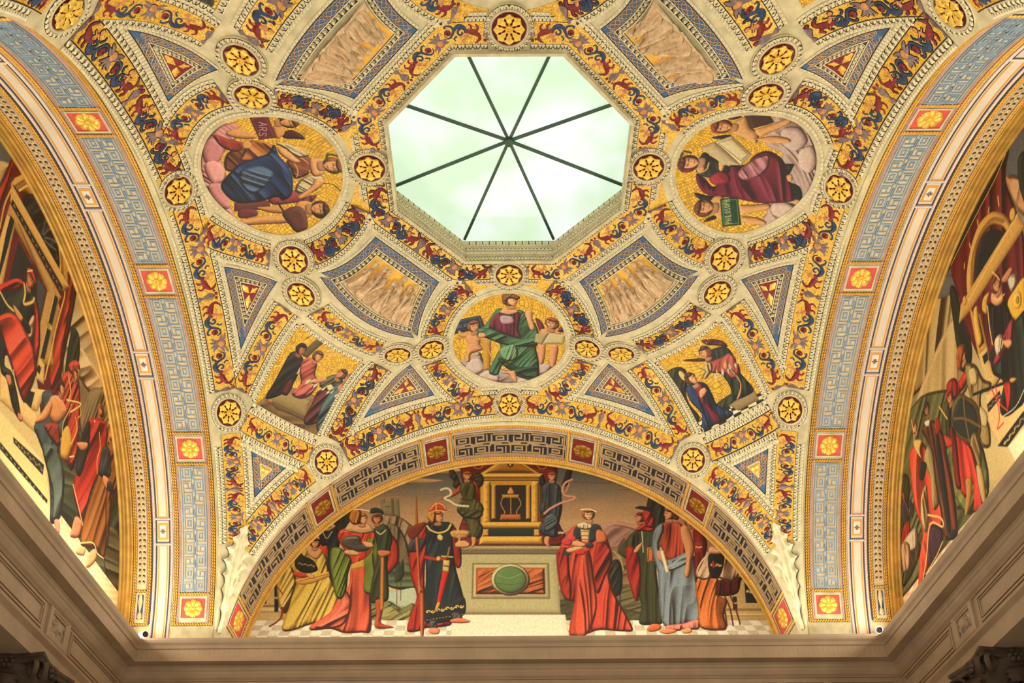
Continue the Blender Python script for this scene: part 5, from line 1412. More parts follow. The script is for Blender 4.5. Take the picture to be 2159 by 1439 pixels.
# wall backing behind the murals (outside thickness)
for nm_, x0, x1, y0, y1 in (('wall_front', -1.7, 1.7, 1.33, 1.42), ('wall_left', -1.52, -1.43, -1.3, 1.33), ('wall_right', 1.43, 1.52, -1.3, 1.33)):
    mb = MB(); mb.box(x0, x1, y0, y1, 1.2, 2.6, plaster); mb.build(nm_, kind='structure')

# ------------------------------------------------------------------ cornice and entablature
XC, YC = 1.276, .95
PROF = [(.36, 1.474), (.004, 1.474), (.0, 1.478), (.0, 1.470), (.003, 1.462), (.010, 1.454), (.013, 1.446), (.012, 1.443), (.016, 1.442), (.016, 1.402), (.013, 1.400), (.013, 1.396), (.046, 1.396),
        (.046, 1.388), (.049, 1.386), (.049, 1.378), (.054, 1.374), (.056, 1.368), (.064, 1.356), (.072, 1.350), (.074, 1.347), (.078, 1.347), (.078, 1.247), (.066, 1.245), (.060, 1.240), (.062, 1.232), (.072, 1.224), (.076, 1.220), (.076, 1.196), (.072, 1.194), (.072, 1.165), (.17, 1.165), (.17, 1.32)]
def loop(q): return [(-(XC+q), -1.35), (-(XC+q), YC+q), (XC+q, YC+q), (XC+q, -1.35)]
mb = MB(); G = np.array([[(x, y, z) for x, y in loop(q)] for q, z in PROF])
for j in range(3): mb.grid(G[:, j:j+2], stonel, j >= 0)
mb.build('trim_cornice', kind='structure')
mb = MB()      # fluting of the corona: shallow raised tongues
def tongue(p0, p1, n, inward):
    for i in range(n):
        a = (i+.30)/n; b = (i+.70)/n; A_1 = np.array(p0)+(np.array(p1)-np.array(p0))*a; B_1 = np.array(p0)+(np.array(p1)-np.array(p0))*b; n_ = np.array(inward)*.0007
        zt, zb = (1.439, 1.408) if i % 1 == 0 else (1.437, 1.41); m_ = (A_1+B_1)/2
        V = [(*A_1, zb), (*B_1, zb), (*B_1, zt), (*A_1, zt), (*(m_+n_), zb+.002), (*(m_+n_), zt-.002)]
        mb.add(V, [(0, 1, 4), (1, 2, 5, 4), (2, 3, 5), (3, 0, 4, 5)], stonel)
q = .016; tongue((-(XC+q), YC+q), (XC+q, YC+q), 150, (0, -1)); tongue((-(XC+q), -1.0), (-(XC+q), YC+q), 112, (1, 0)); tongue((XC+q, YC+q), (XC+q, -1.0), 112, (-1, 0))
mb.build('trim_cornice_flutes', kind='structure')
# frieze panels on the entablature: raised frames
def frieze_frame(mb, a0, a1, z0, z1, place, w=.006):
    R_0 = [(a0, z0), (a1, z0), (a1, z1), (a0, z1), (a0, z0)]; R_1 = [(a0+w, z0+w), (a1-w, z0+w), (a1-w, z1-w), (a0+w, z1-w), (a0+w, z0+w)]
    mb.grid(np.array([[place(u, v, d) for u, v in L_] for L_, d in ((R_0, 0), (R_0, .005), (R_1, .005), (R_1, 0))]), stonel)
mb = MB(); qf = .078
for x0, x1 in ((-1.33, -1.10), (-1.085, -.94), (-.925, .925), (.94, 1.085), (1.10, 1.33)):
    frieze_frame(mb, x0, x1, 1.262, 1.334, lambda u, v, d: (u, YC+qf-d, v)); frieze_frame(mb, x0+.012, x1-.012, 1.274, 1.322, lambda u, v, d: (u, YC+qf-d, v), .003)
for sg in (-1, 1):
    for y0, y1 in ((-.9, .425), (.612, 1.0)):
        frieze_frame(mb, y0, y1, 1.258, 1.338, lambda u, v, d, sg=sg: (sg*(XC+qf-d), u, v)); frieze_frame(mb, y0+.012, y1-.012, 1.270, 1.326, lambda u, v, d, sg=sg: (sg*(XC+qf-d), u, v), .003)
mb.build('trim_frieze', kind='structure')
for sg, nm_ in ((-1, 'left'), (1, 'right')):
    mb = MB(); y0, y1, z0, z1 = .475, .565, 1.272, 1.332
    mb.box(*sorted((sg*(XC+qf-.002), sg*(XC+qf+.002))), y0, y1, z0, z1, marble)
    root = mb.build('marble_plaque', label='square veined marble plaque with a pale carved head on the %s frieze' % nm_, cat='plaque')
    mb = MB(); O_ = [(y0-.024, z0-.022), (y1+.024, z0-.022), (y1+.024, z1+.014), (y0-.024, z1+.014)]; I_ = [(y0, z0), (y1, z0), (y1, z1), (y0, z1)]; cy_, cz_ = (y0+y1)/2, (z0+z1)/2
    rings_ = [(O_, 0), (O_, .009), ([(cy_+(a-cy_)*1.2, cz_+(b-cz_)*1.25) for a, b in I_], .011), ([(cy_+(a-cy_)*1.08, cz_+(b-cz_)*1.10) for a, b in I_], .006), (I_, .006), (I_, 0)]
    mb.grid(np.array([[(sg*(XC+qf-d), a, b) for a, b in L_+L_[:1]] for L_, d in rings_]), stonel); mb.build('stone_frame', root)
    mb = MB(); Fm = lambda s, t, h: np.stack([sg*(XC+qf-.002-np.asarray(h, float)), np.asarray(s, float)+0*np.asarray(t), np.asarray(t, float)], -1)
    disc(mb, Fm, (.52, 1.304), .019, .021, stonel, 0, .012, 14)
    for k in range(7): b = k*.9; sweep(mb, Fm, [(.52+.012*math.cos(b), 1.304+.013*math.sin(b)), (.52+.024*math.cos(b+.4), 1.304+.024*math.sin(b+.4))], [.012, .006], stonel, 0, .008)
    mb.build('carved_head', root)
# side passages behind the columns; their shade is put into the dark wall colour
for sg, nm_ in ((-1, 'left'), (1, 'right')):
    mb = MB(); mb.box(*sorted((sg*1.60, sg*1.66)), -1.35, 1.05, -.5, 1.165, darkr); mb.box(*sorted((sg*(XC+.10), sg*1.66)), -1.35, 1.05, 1.32, 1.34, darkr); mb.build('wall_%s_passage' % nm_, kind='structure')
    mb = MB(); mb.box(*sorted((sg*1.15, sg*1.66)), 1.02, 1.06, -.5, 1.20, stonel); mb.build('wall_front_pier_%s' % nm_, kind='structure')
mb = MB(); mb.box(-1.35, 1.35, 1.03, 1.06, -.5, 1.30, stonel); mb.build('wall_front_lower', kind='structure')

# Corinthian capitals under the architrave
def capital(sg, label):
    cx, cy, zt = sg*CAPX, CAPY, 1.164
    root = empty('corinthian_capital', (cx, cy, zt-.25), label=label, cat='capital')
    def add(mb, name, sm=False): o = mb.build(name, smooth=sm); keep(o, root); return o
    mb = MB(); a = np.linspace(0, 2*np.pi, 129); hw = .120
    def rad(a):     # concave abacus
        q = ((a+math.pi/4) % (math.pi/2))-math.pi/4; t = np.tan(np.abs(q)); return np.minimum((.090+.019*t**2.2)/np.cos(q), .150)
    ring = [(1.0, 0), (1.0, -.010), (.955, -.014), (.93, -.026), (.0, -.026)]
    r_ = rad(a)
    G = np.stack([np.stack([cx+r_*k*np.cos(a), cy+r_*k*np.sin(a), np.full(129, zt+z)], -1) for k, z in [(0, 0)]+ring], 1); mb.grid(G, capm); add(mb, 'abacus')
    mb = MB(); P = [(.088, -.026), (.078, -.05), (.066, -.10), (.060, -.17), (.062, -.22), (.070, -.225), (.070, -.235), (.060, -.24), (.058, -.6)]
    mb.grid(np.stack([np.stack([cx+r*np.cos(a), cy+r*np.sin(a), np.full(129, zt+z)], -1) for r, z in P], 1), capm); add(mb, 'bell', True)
    for k in range(4):          # corner volutes
        b = math.pi/4+k*math.pi/2; mb = MB()
        for off in (-.013, .013):
            th = np.linspace(0, 4.2*math.pi, 60); rr = .030*(1-th/(4.6*math.pi))
            P3 = np.stack([(.126-rr*np.cos(th)*1.0), np.full(60, off), -.052+rr*np.sin(th)], 1); T = .006*(1-th/(5*math.pi))
            tube = []
            for j, (p, t_) in enumerate(zip(P3, T)):
                tg = P3[min(j+1, 59)]-P3[max(j-1, 0)]; tg /= np.linalg.norm(tg); n1 = np.array([0, 1, 0]); n2 = np.cross(tg, n1)
                tube.append([p+t_*(math.cos(w)*n1*1.6+math.sin(w)*n2) for w in np.linspace(0, 2*math.pi, 7)])
            G = np.array(tube); X = cx+G[..., 0]*math.cos(b)-G[..., 1]*math.sin(b); Y = cy+G[..., 0]*math.sin(b)+G[..., 1]*math.cos(b); mb.grid(np.stack([X, Y, zt+G[..., 2]], -1), capm)
        add(mb, 'volute', True)
    for row, (n, zb, hh, r0_) in enumerate(((8, -.235, .085, .066), (8, -.165, .090, .072), (4, -.10, .055, .084))):
        for k in range(n):
            b = (k+.5*(row % 2))*2*math.pi/n; u = np.linspace(0, 1, 12)[:, None]; v = np.linspace(-1, 1, 9)[None]
            wd = .030*(.75+.35*np.sin(u*math.pi))*(1+.22*np.cos(u*math.pi*7)*(np.abs(v) > .6))*(1-.5*np.clip((u-.75)*4, 0, 1)**2)
            out = r0_+.006+.030*np.clip(u-.55, 0, 1)**1.2*2.0-.006*np.abs(v); z = zb+hh*(u-.55*np.clip(u-.72, 0, 1)**1.1*2.4); yy = wd*v
            X = cx+out*math.cos(b)-yy*math.sin(b); Y = cy+out*math.sin(b)+yy*math.cos(b); mb = MB(); mb.grid(np.stack([X, Y, zt+z+0*v], -1), capm); mb.grid(np.stack([X-.004*math.cos(b), Y-.004*math.sin(b), zt+z+0*v], -1), capm, True); add(mb, 'acanthus_leaf', True)
    for k in range(4):
        b = k*math.pi/2; mb = MB(); Fm = lambda s, t, h: np.stack([cx+(.088+np.asarray(h, float))*math.cos(b)-np.asarray(s)*math.sin(b), cy+(.088+np.asarray(h, float))*math.sin(b)+np.asarray(s)*math.cos(b), zt-.02+np.asarray(t)], -1)
        for j in range(6): w = j*math.pi/3; disc(mb, Fm, (.014*math.cos(w), .014*math.sin(w)), .009, .009, capm, 0, .010, 8)
        disc(mb, Fm, (0, 0), .007, .007, capm, .004, .012, 8); add(mb, 'fleuron', True)
    return root
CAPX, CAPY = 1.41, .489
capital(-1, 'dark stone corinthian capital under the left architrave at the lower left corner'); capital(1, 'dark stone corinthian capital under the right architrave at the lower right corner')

# small fixtures lying in the cornice corners
def tube_thing(name, p, d, r, L, label, dome):
    d = np.array(d)/np.linalg.norm(d); root = empty(name, p, label=label, cat='camera'); x = np.cross(d, (0, 0, 1)); x /= np.linalg.norm(x); y = np.cross(x, d); a = np.linspace(0, 2*np.pi, 21)
    def ringg(P, m, nm):
        mb = MB(); mb.grid(np.stack([np.stack([np.array(p)+d*z+rr*(math.cos(t)*x+math.sin(t)*y) for t in a]) for z, rr in P], 1), m); o = mb.build(nm, smooth=False); keep(o, root)
    ringg([(-L/2, 0), (-L/2, r*.8), (-L/2+.006, r), (L/2, r), (L/2, r*.86), (L/2-.004, r*.86)], lamph, 'housing'); ringg([(L/2-.004, r*.86), (L/2-.006, r*.5), (L/2-.003, 0)], black, 'lens')
    mb = MB(); mb.box(p[0]-.006, p[0]+.006, p[1]-.004, p[1]+.012, p[2]-.034, p[2]-r*.8, lamph); o = mb.build('bracket'); keep(o, root)
    return root
tube_thing('security_camera', (-1.283, .985, 1.507), (.55, -.80, -.30), .0125, .062, 'white tube security camera with black lens in the left cornice corner', True)
tube_thing('security_camera', (1.288, .985, 1.507), (-.35, -.90, -.35), .0125, .062, 'white security camera showing its round black lens in the right cornice corner', True)

# ------------------------------------------------------------------ skylight
ZG = 2.72; VG = .402
sky = bpy.data.materials.new('skylight_glass'); sky.use_nodes = True; nt = sky.node_tree; b_ = nt.nodes['Principled BSDF']; b_.inputs['Roughness'].default_value = .35
tc = nt.nodes.new('ShaderNodeTexCoord'); nz = nt.nodes.new('ShaderNodeTexNoise'); nz.inputs['Scale'].default_value = 1.1; nz.inputs['Detail'].default_value = 3; nt.links.new(tc.outputs['Object'], nz.inputs['Vector'])
rp = nt.nodes.new('ShaderNodeValToRGB'); rp.color_ramp.elements[0].position = .42; rp.color_ramp.elements[1].position = .66; rp.color_ramp.elements[0].color = (*lin((216, 241, 204)), 1); rp.color_ramp.elements[1].color = (*lin((250, 252, 255)), 1)
nt.links.new(nz.outputs['Fac'], rp.inputs['Fac']); nt.links.new(rp.outputs['Color'], b_.inputs['Emission Color']); b_.inputs['Emission Strength'].default_value = 1.17; b_.inputs['Base Color'].default_value = (.03, .04, .03, 1)
win = empty('window_1', (0, 0, ZG), kind='structure')
for k in range(8):
    a0 = math.radians(22.5+45*k); a1 = a0+math.pi/4; mb = MB()
    p = [(0, 0, ZG+.012), (VG*1.03*math.cos(a0), VG*1.03*math.sin(a0), ZG), (VG*1.03*math.cos(a1), VG*1.03*math.sin(a1), ZG)]
    mb.add(p+[(x, y, z+.004) for x, y, z in p], [(0, 1, 2), (3, 5, 4), (1, 2, 5, 4)], sky); o = mb.build('glass_pane'); keep(o, win)
    mb = MB(); w = .0042; d = np.array([math.cos(a0), math.sin(a0)]); n_ = np.array([-d[1], d[0]])*w
    V = []
    for rr, z in ((.0, ZG+.011), (VG*1.0, ZG-.001)):
        for s_, dz in ((-1, 0), (1, 0), (1, -.006), (-1, -.006)): V.append((*(d*rr+n_*s_), z+dz))
    mb.add(V, [(0, 1, 5, 4), (1, 2, 6, 5), (2, 3, 7, 6), (3, 0, 4, 7), (0, 3, 2, 1), (4, 5, 6, 7)], barm); o = mb.build('glazing_bar'); keep(o, win)
mb = MB(); a = np.linspace(0, 2*np.pi, 9)[:-1]; V = [(.014*math.cos(t), .014*math.sin(t), z) for z in (ZG+.01, ZG-.004) for t in a]; mb.add(V, [tuple(range(8, 16)), tuple(range(7, -1, -1))]+[(i, (i+1) % 8, 8+(i+1) % 8, 8+i) for i in range(8)], barm); o = mb.build('hub'); keep(o, win)
# moulded octagonal curb
def Fw(k):
    a = math.radians(45*k)
    def F(s, t, h):     # s along side, t = height z, h inward
        s = np.asarray(s, float); t = np.asarray(t, float); r = AP+.010-np.asarray(h, float); return np.stack([r*math.cos(a)-s*math.sin(a), r*math.sin(a)+s*math.cos(a), t+0*s], -1)
    return F
WP = [(2.597, .006), (2.596, .014), (2.599, .016), (2.602, .014), (2.606, .012), (2.609, .008), (2.630, .006), (2.634, .010), (2.640, .010), (2.644, .004), (2.672, .002), (2.676, .006), (2.684, .006), (2.688, -.004), (2.716, -.010), (2.724, -.010)]
mb = MB()
for k in range(8):
    F = Fw(k); a = math.radians(45*k); G = []
    for z, h in WP:
        r = AP+.010-h; hw = r*math.tan(math.pi/8); G.append([F(-hw, z, h), F(hw, z, h)])
    mb.grid(np.array(G), plaster, True)
mb.build('trim_skylight_curb', kind='structure')
for k in range(8):
    F = Fw(k); hw = AP*math.tan(math.pi/8)*.985; mb = MB()
    def Fs(z, h0): return lambda s, t, h: F(s, np.asarray(t)*1.0, np.asarray(h)+h0)
    leaves(mb, Fs(0, -.011), -hw, hw, 2.716, -.030, .0235, .001, .006, leafc, umber); leaves(mb, Fs(0, .002), -hw, hw, 2.646, .013, .013, .001, .004, leafc, umber); leaves(mb, Fs(0, .002), -hw, hw, 2.660, .013, .013, .001, .004, leafc, umber)
    beads(mb, Fs(0, .006), -hw, hw, 2.680, .0032, .0075, .001, leafc); beads(mb, Fs(0, .010), -hw, hw, 2.637, .0026, .0065, .001, leafc); leaves(mb, Fs(0, .008), -hw, hw, 2.611, .017, .011, .0008, .004, leafc, umber)
    mb.build('trim_skylight_carving_%d' % (k+1), kind='structure')

# ------------------------------------------------------------------ vault decoration
def rot(P, q):      # rotate plan points by q quarter turns (0 = front wall, 1 = left, 2 = back, 3 = right)
    P = np.asarray(P, float)
    for _ in range(q % 4): P = np.stack([-P[..., 1], P[..., 0]], -1)
    return P
def mir(P): P = np.asarray(P, float); return P*np.array([-1, 1])
MOT = dict(
 urn=[(grey, [.34, .18, .10, .26, .40, .40, .24], [(0, .04), (0, .14), (0, .22), (0, .36), (0, .52), (0, .64), (0, .72)]), ('d', red, (-.13, .84), .085), ('d', red, (.10, .86), .085), ('d', green, (.27, .80), .06)],
 griffin=[(red, [.12, .22, .30, .28, .14], [(.40, .60), (.52, .55), (.72, .44), (.96, .40), (1.18, .42)]), (red, [.16, .15, .12], [(.48, .52), (.40, .74), (.52, .88)]), (red, [.14, .10, .07], [(.62, .42), (.48, .24), (.60, .08)]), (red, [.14, .10, .07], [(.92, .36), (.84, .16), (.98, .07)]), (blue, [.10, .05], [(.52, .90), (.66, .97)]),
   (flesh, [.17, .17, .14], [(1.00, .46), (1.08, .60), (1.14, .70)]), ('d', flesh, (1.22, .86), .105), (flesh, [.08, .05], [(1.14, .68), (1.36, .60)]), (flesh, [.07, .05], [(1.08, .64), (.84, .74)]), (flesh, [.10, .06], [(1.02, .46), (.90, .22)])],
 scroll=[(blue, [.14, .24, .24, .17, .13, .11, .09, .05], [(1.10, .36), (1.28, .20), (1.50, .15), (1.70, .26), (1.80, .46), (1.94, .68), (2.16, .70), (2.28, .54)]), (blue, [.12, .10, .09, .06], [(1.34, .20), (1.54, .40), (1.46, .56), (1.30, .50), (1.34, .42)]), (blue, [.12, .09, .06], [(1.74, .30), (1.92, .12), (2.10, .10), (2.12, .20)]), (blue, [.08, .06], [(1.60, .62), (1.72, .74), (1.66, .84)]),
   ('d', red, (2.06, .44), .165), ('d', black, (2.06, .44), .055)],
 cherub=[(grey, [.20, .14, .04], [(2.60, .70), (2.42, .84), (2.20, .92)]), (grey, [.18, .12, .04], [(2.60, .62), (2.40, .68), (2.24, .74)]), (grey, [.18, .14, .04], [(2.66, .48), (2.52, .30), (2.36, .22)]), (grey, [.16, .12, .05], [(2.72, .44), (2.66, .24), (2.60, .12)])])
def motif(mb, F, items, s0, k, wt, t0, mirror=False, total=5.5, zz=0):
    sg = -1 if mirror else 1; base = s0+(total*k if mirror else 0); h = .0014; ow = .07
    for pas in (0, 1):
        for j, it in enumerate(items):
            if it[0] == 'd':
                _, m, c, r = it; cc = (base+sg*c[0]*k, t0+c[1]*wt)
                if pas == 0: disc(mb, F, cc, (r+.04)*k, (r+.04)*wt, black, h, 0, 10)
                else: disc(mb, F, cc, r*k, r*wt, m, h+(.0008+j*1e-4 if m is not black else .0058), r*wt*.45, 10)
            else:
                m, w, P = it; PP = [(base+sg*a*k, t0+b*wt) for a, b in P]
                if pas == 0: sweep(mb, F, PP, [(x+ow)*wt for x in w], black, h, 0)
                else: sweep(mb, F, PP, [x*wt for x in w], m, h+.0008+j*1e-4, max(w)*wt*.32)
SPECS = []
def frieze(*a, **k): SPECS.append((a, k))
def make_filter(i):
    def ok(x, y):
        keep_ = np.ones(len(x), bool)
        for j, (Pj, hj, mj) in enumerate(REG):
            if j == i: continue
            d = np.min(np.hypot(x[:, None]-Pj[None, :, 0], y[:, None]-Pj[None, :, 1]), 1); keep_ &= d > hj+(.012 if j < i else .001)
        for (cx_, cy_) in ROSP: keep_ &= np.hypot(x-cx_, y-cy_) > .067
        return keep_
    return ok
def build_frieze(P, t0, t1, label, group, lead=.0, units=None, mould=(True, True), ends=True, mw=.0165, flip=False, fill=None, idx=0):
    P = np.asarray(P, float); OK[0] = make_filter(idx); hz = .0004*(idx % 7)
    if flip: P = P[::-1]; t0, t1 = -t1, -t0
    if not in_view(P[:, 0], P[:, 1], 10): return None
    F = Path(P); L = F.L; W = t1-t0
    mb = MB(); strip(mb, F, 0, L, t0, t1, .0010+hz*.5, goldt, 2)
    if fill is not None: F3 = Path(fill); strip(mb, F3, 0, F3.L, -abs(t1-t0)/2, abs(t1-t0)/2, .0007, goldt, 2); bb_ = MB()
    mb2 = mb; strip(mb, F, 0, L, t0-.0008, t0+.0012, .0018, black); strip(mb, F, 0, L, t1-.0012, t1+.0008, .0018, black)
    root = mb.build('mosaic_frieze', label=label, cat='frieze', group=group)
    if flip: Fm, a0 = (lambda s, t, h: F(s, -t, h)), -t1
    else: Fm, a0 = F, t0
    def Fu(s, t, h): return F(s, t, h)
    s0, s1 = lead, L-lead; n = units or max(1, int(round((s1-s0)/(5.5*W)))); k = (s1-s0)/n/5.5
    Wt = W*.94; tb = t0+.03*W
    for i in range(n):
        b = s0+i*5.5*k
        for mr in (False, True):
            for nm in ('griffin', 'scroll'):
                mb = MB(); motif(mb, Fu, MOT[nm], b, k, Wt, tb, mr); mb.build(nm, root)
        mb = MB(); motif(mb, Fu, MOT['cherub'], b, k, Wt, tb, False); motif(mb, Fu, MOT['cherub'], b, k, Wt, tb, True)
        disc(mb, Fu, (b+2.75*k, tb+.64*Wt), .23*k, .23*Wt, black, .0028, 0, 14); disc(mb, Fu, (b+2.75*k, tb+.64*Wt), .19*k, .19*Wt, flesh, .0034, .0045, 14)
        mb.build('cherub', root)
    for i in range(n+1):
        if (i in (0, n)) and not ends: continue
        mb = MB(); motif(mb, Fu, MOT['urn'], s0+i*5.5*k, k, Wt, tb, False); mb.build('urn', root)
    for j, (tt_, w) in enumerate(((t0, -mw), (t1, mw))):
        if mould[j]:
            mb = MB(); leaves(mb, F, 0, L, tt_+(.0008 if w > 0 else -.0008), w*.86); w2 = w/abs(w)*.0095; leaves(mb, F, 0, L, tt_+w*.95+w2, -w2, .0125, .0014, .0035, leafc, plaster)
            if mb.n: mb.build('leaf_moulding', root)
    OK[0] = None
    return root
SIDE = ['bottom', 'left', 'top', 'right']
LAND = ['the green-robed lady roundel', 'the ARS roundel', 'the unseen top roundel', 'the PHILOSOPH roundel']
QN = {0: 'lower left', 1: 'upper left', 2: 'upper right', 3: 'lower right'}   # quarter q lies between side q and side q+1
rings = []   # rosettes to place: (x, y, label)
for q in range(4):
    s_ = SIDE[q]; nxt = (q+1) % 4
    # octagon band: corner of the skylight between side q and side q+1
    c = 22.5; r8 = .4145; a1 = 90+22.5; V1 = (r8/math.cos(math.radians(22.5))*math.cos(math.radians(a1)), r8/math.cos(math.radians(22.5))*math.sin(math.radians(a1))); V2 = (r8/math.cos(math.radians(22.5))*math.cos(math.radians(a1+45)), r8/math.cos(math.radians(22.5))*math.sin(math.radians(a1+45)))
    def lerp(a, b, n=14): return [tuple(np.array(a)+(np.array(b)-np.array(a))*t) for t in np.linspace(0, 1, n, endpoint=False)]
    P = rot(lerp((-.058, r8), V1, 8)+lerp(V1, V2, 24)+lerp(V2, (-r8, .058), 8)+[(-r8, .058)], q)
    frieze(P, -.0315, .0315, 'gold mosaic frieze of griffins and scrolls along the %s edge of the skylight' % QN[q], 'skylight friezes', .0, 2)
    # ring round the roundel q
    cx, cy = 0, .72
    if True:
        for i, (a, b, wh) in enumerate(((13.5, 60, 'upper right'), (120, 166.5, 'upper left'), (193.5, 238, 'lower left'), (302, 346.5, 'lower right'))):
            # local frame: up = towards the skylight; right = to the viewer's right when facing the roundel
            pts = arc(0, 0, .283, a, b); PP = np.stack([pts[:, 0], .72-pts[:, 1]*1.0], 1); low = i >= 2
            if low: PP[:, 1] = .72-pts[:, 1]*1.04; PP[:, 0] = pts[:, 0]*1.03
            fa = [(60, 80), (100, 120), (238, 262), (278, 302)][i]; fp = arc(0, 0, .283, *fa); FP = np.stack([fp[:, 0]*(1.03 if low else 1), .72-fp[:, 1]*(1.04 if low else 1)], 1)
            frieze(rot(PP, q), -.034, .034, 'curved gold mosaic frieze round %s, on its %s side' % (LAND[q], ['inner %s' % ('right' if q == 0 else 'clockwise'), 'inner %s' % ('left' if q == 0 else 'anticlockwise'), 'outer %s' % ('left' if q == 0 else 'anticlockwise'), 'outer %s' % ('right' if q == 0 else 'clockwise')][i]), 'roundel friezes', .0, 1, mw=.015, flip=True, fill=rot(FP, q))
    # G1 arc above the big corner picture
    P = rot(arc(0, 0, .811, 90+35.5, 90+54.5), q)
    frieze(P, -.037, .037, 'arched gold mosaic frieze above the %s corner picture' % QN[q], 'corner friezes', .0, 1, flip=False)
    # G3 below it
    P = rot(arc(0, 0, 1.2175, 90+38.2, 90+51.8), q)
    frieze(P, -.0205, .0205, 'gold mosaic frieze below the %s corner picture' % QN[q], 'lower corner friezes', .0, 1)
    for mflag in (0, 1):
        T = (lambda P: rot(P, q)) if not mflag else (lambda P: rot(mir(P), q))      # wall q: left half / right half
        hs = ['left', 'right'][mflag]; qc = q if not mflag else (q-1) % 4
        # G2 straight, from E to F
        P = T([( -.4765, .7705), (-.6695, .957)])
        P = T(np.stack([np.linspace(-.4765, -.6695, 20), np.linspace(.7705, .957, 20)], 1))
        frieze(P, -.0325, .0325, 'straight gold mosaic frieze on the %s wall side of the %s corner picture' % (s_, QN[qc]), 'straight corner friezes', .0, 1, flip=bool(mflag))
        # G4 along the arch
        P = T(np.stack([np.linspace(-.045, -.64, 60), np.full(60, .9975)], 1))
        frieze(P, -.0305, .0305, 'gold mosaic frieze along the %s arch, %s of its middle rosette' % (s_, hs), 'arch friezes', .0, 2, flip=bool(mflag), mw=.016)
        # G5 down to the corner
        P = T(np.stack([np.linspace(-.758, -.985, 50), np.full(50, .9985)], 1))
        frieze(P, -.0270, .0290, 'gold mosaic frieze falling to the %s corner along the %s arch' % (QN[qc], s_), 'pendentive friezes', .0, 2, flip=bool(mflag), mw=.014, ends=False)

ROSP = [tuple(rot(np.array([x, y]), q)) for q in range(4) for x, y in ((0, .427), (0, 1.0), (.288, .71), (-.288, .71), (.411, .706), (-.411, .706), (.702, .998), (-.702, .998))]
REG = []
for a, k in SPECS:
    P_ = np.asarray(a[0], float); T_ = np.gradient(P_, axis=0); T_ /= np.linalg.norm(T_, axis=1)[:, None]; N_ = np.stack([-T_[:, 1], T_[:, 0]], 1)*(-1 if k.get('flip') else 1)*0
    d_ = np.r_[0, np.cumsum(np.hypot(*np.diff(P_, axis=0).T))]; t_ = np.linspace(0, d_[-1], 60); P_ = np.stack([np.interp(t_, d_, P_[:, 0]), np.interp(t_, d_, P_[:, 1])], 1)
    REG.append((P_, (a[2]-a[1])/2, 0))
for i_, (a, k) in enumerate(SPECS): build_frieze(*a, idx=i_, **k)

# ---- roundel paintings
UP_ = [(0, 1), (-1, 0), (0, -1), (1, 0)]
for q, cv, lab in ((0, cv_rf, 'round mosaic painting of a seated lady in green with two winged children'), (1, cv_rl, 'round mosaic painting of a reclining lady in blue with an ARS tablet'), (3, cv_rr, 'round mosaic painting of a lady in crimson reading, with a PHILOSOPH tablet')):
    ex, ey = UP_[q]
    def f3(a, b, ex=ex, ey=ey):
        c = .72-b; return surf(c*ex+a*ey, c*ey-a*ex, .0006)
    root = painting(cv, 'roundel_painting', f3, lambda a, b: np.hypot(a, b) < .2135, lab, 'painting', 'painted_figure')
    F = Path(rot(arc(0, .72, .212, 0, 360, 200), q)); mb = MB()
    profile(mb, F, 0, F.L, [(.004, .0), (.003, .0035), (-.002, .0045), (-.006, .002)], plaster); leaves(mb, F, 0, F.L, -.006, -.010, .014, .001, .003, leafc, plaster); mb.build('ring_moulding', root)
for q, cv, lab in ((0, cv_tl, 'four sided mosaic painting of bearded philosophers on steps'), (3, cv_tr, 'four sided mosaic painting of a kneeling lady in blue and a winged messenger'), (1, cv_tb, 'four sided mosaic painting partly cut off by the top edge, dark figures on gold')):
    e = rot(np.array([-rt2, rt2]), q); ex, ey = float(e[0]), float(e[1])
    def f3(a, b, ex=ex, ey=ey):
        c = -b; return surf(c*ex+a*ey, c*ey-a*ex, .0008)
    root = painting(cv, 'corner_painting', f3, lambda a, b: (np.abs(a) < .1335) & (np.hypot(a, b) > .917) & (np.hypot(a, b) < 1.172), lab, 'painting', 'painted_figure')
    mb = MB(); th0 = math.degrees(math.asin(.1335/.917)); th1 = math.degrees(math.asin(.1335/1.171))
    def edge(P, w):
        F = Path(rot(P, q)); leaves(mb, F, 0, F.L, 0, w, .0205); strip(mb, F, 0, F.L, *sorted((w*1.03, w*1.2)), .003, leafc)
    edge(arc(0, 0, .917, 135-th0, 135+th0), .017); edge(arc(0, 0, 1.171, 135-th1, 135+th1), -.014)
    for sg in (-1, 1):
        a = np.linspace(0, 1, 30); c = .908+(1.163-.908)*a; P = np.stack([-rt2*c+sg*.1335*rt2, rt2*c+sg*.1335*rt2], 1); edge(P, .015 if sg < 0 else -.015)
    mb.build('leaf_moulding', root)
# fourth corner picture (its gold ground only shows at the top right edge)
cv_tb2 = trapez(rt2, -rt2, """
z 1340,0,2.636
p 150,90,34 f=40,1,24 920,90 1000,20 1060,30 1040,60 980,100
l 6 120,70,30 850,10 880,35 905,10""", (.5, .9))
e = (rt2, -rt2)
painting(cv_tb2, 'corner_painting', lambda a, b: surf(-b*e[0]+a*e[1], -b*e[1]-a*e[0], .0008), lambda a, b: (np.abs(a) < .1335) & (np.hypot(a, b) > .917) & (np.hypot(a, b) < 1.172), 'four sided gold mosaic cut off by the top edge, an arm and a wreath showing', 'painting', 'painted_figure')

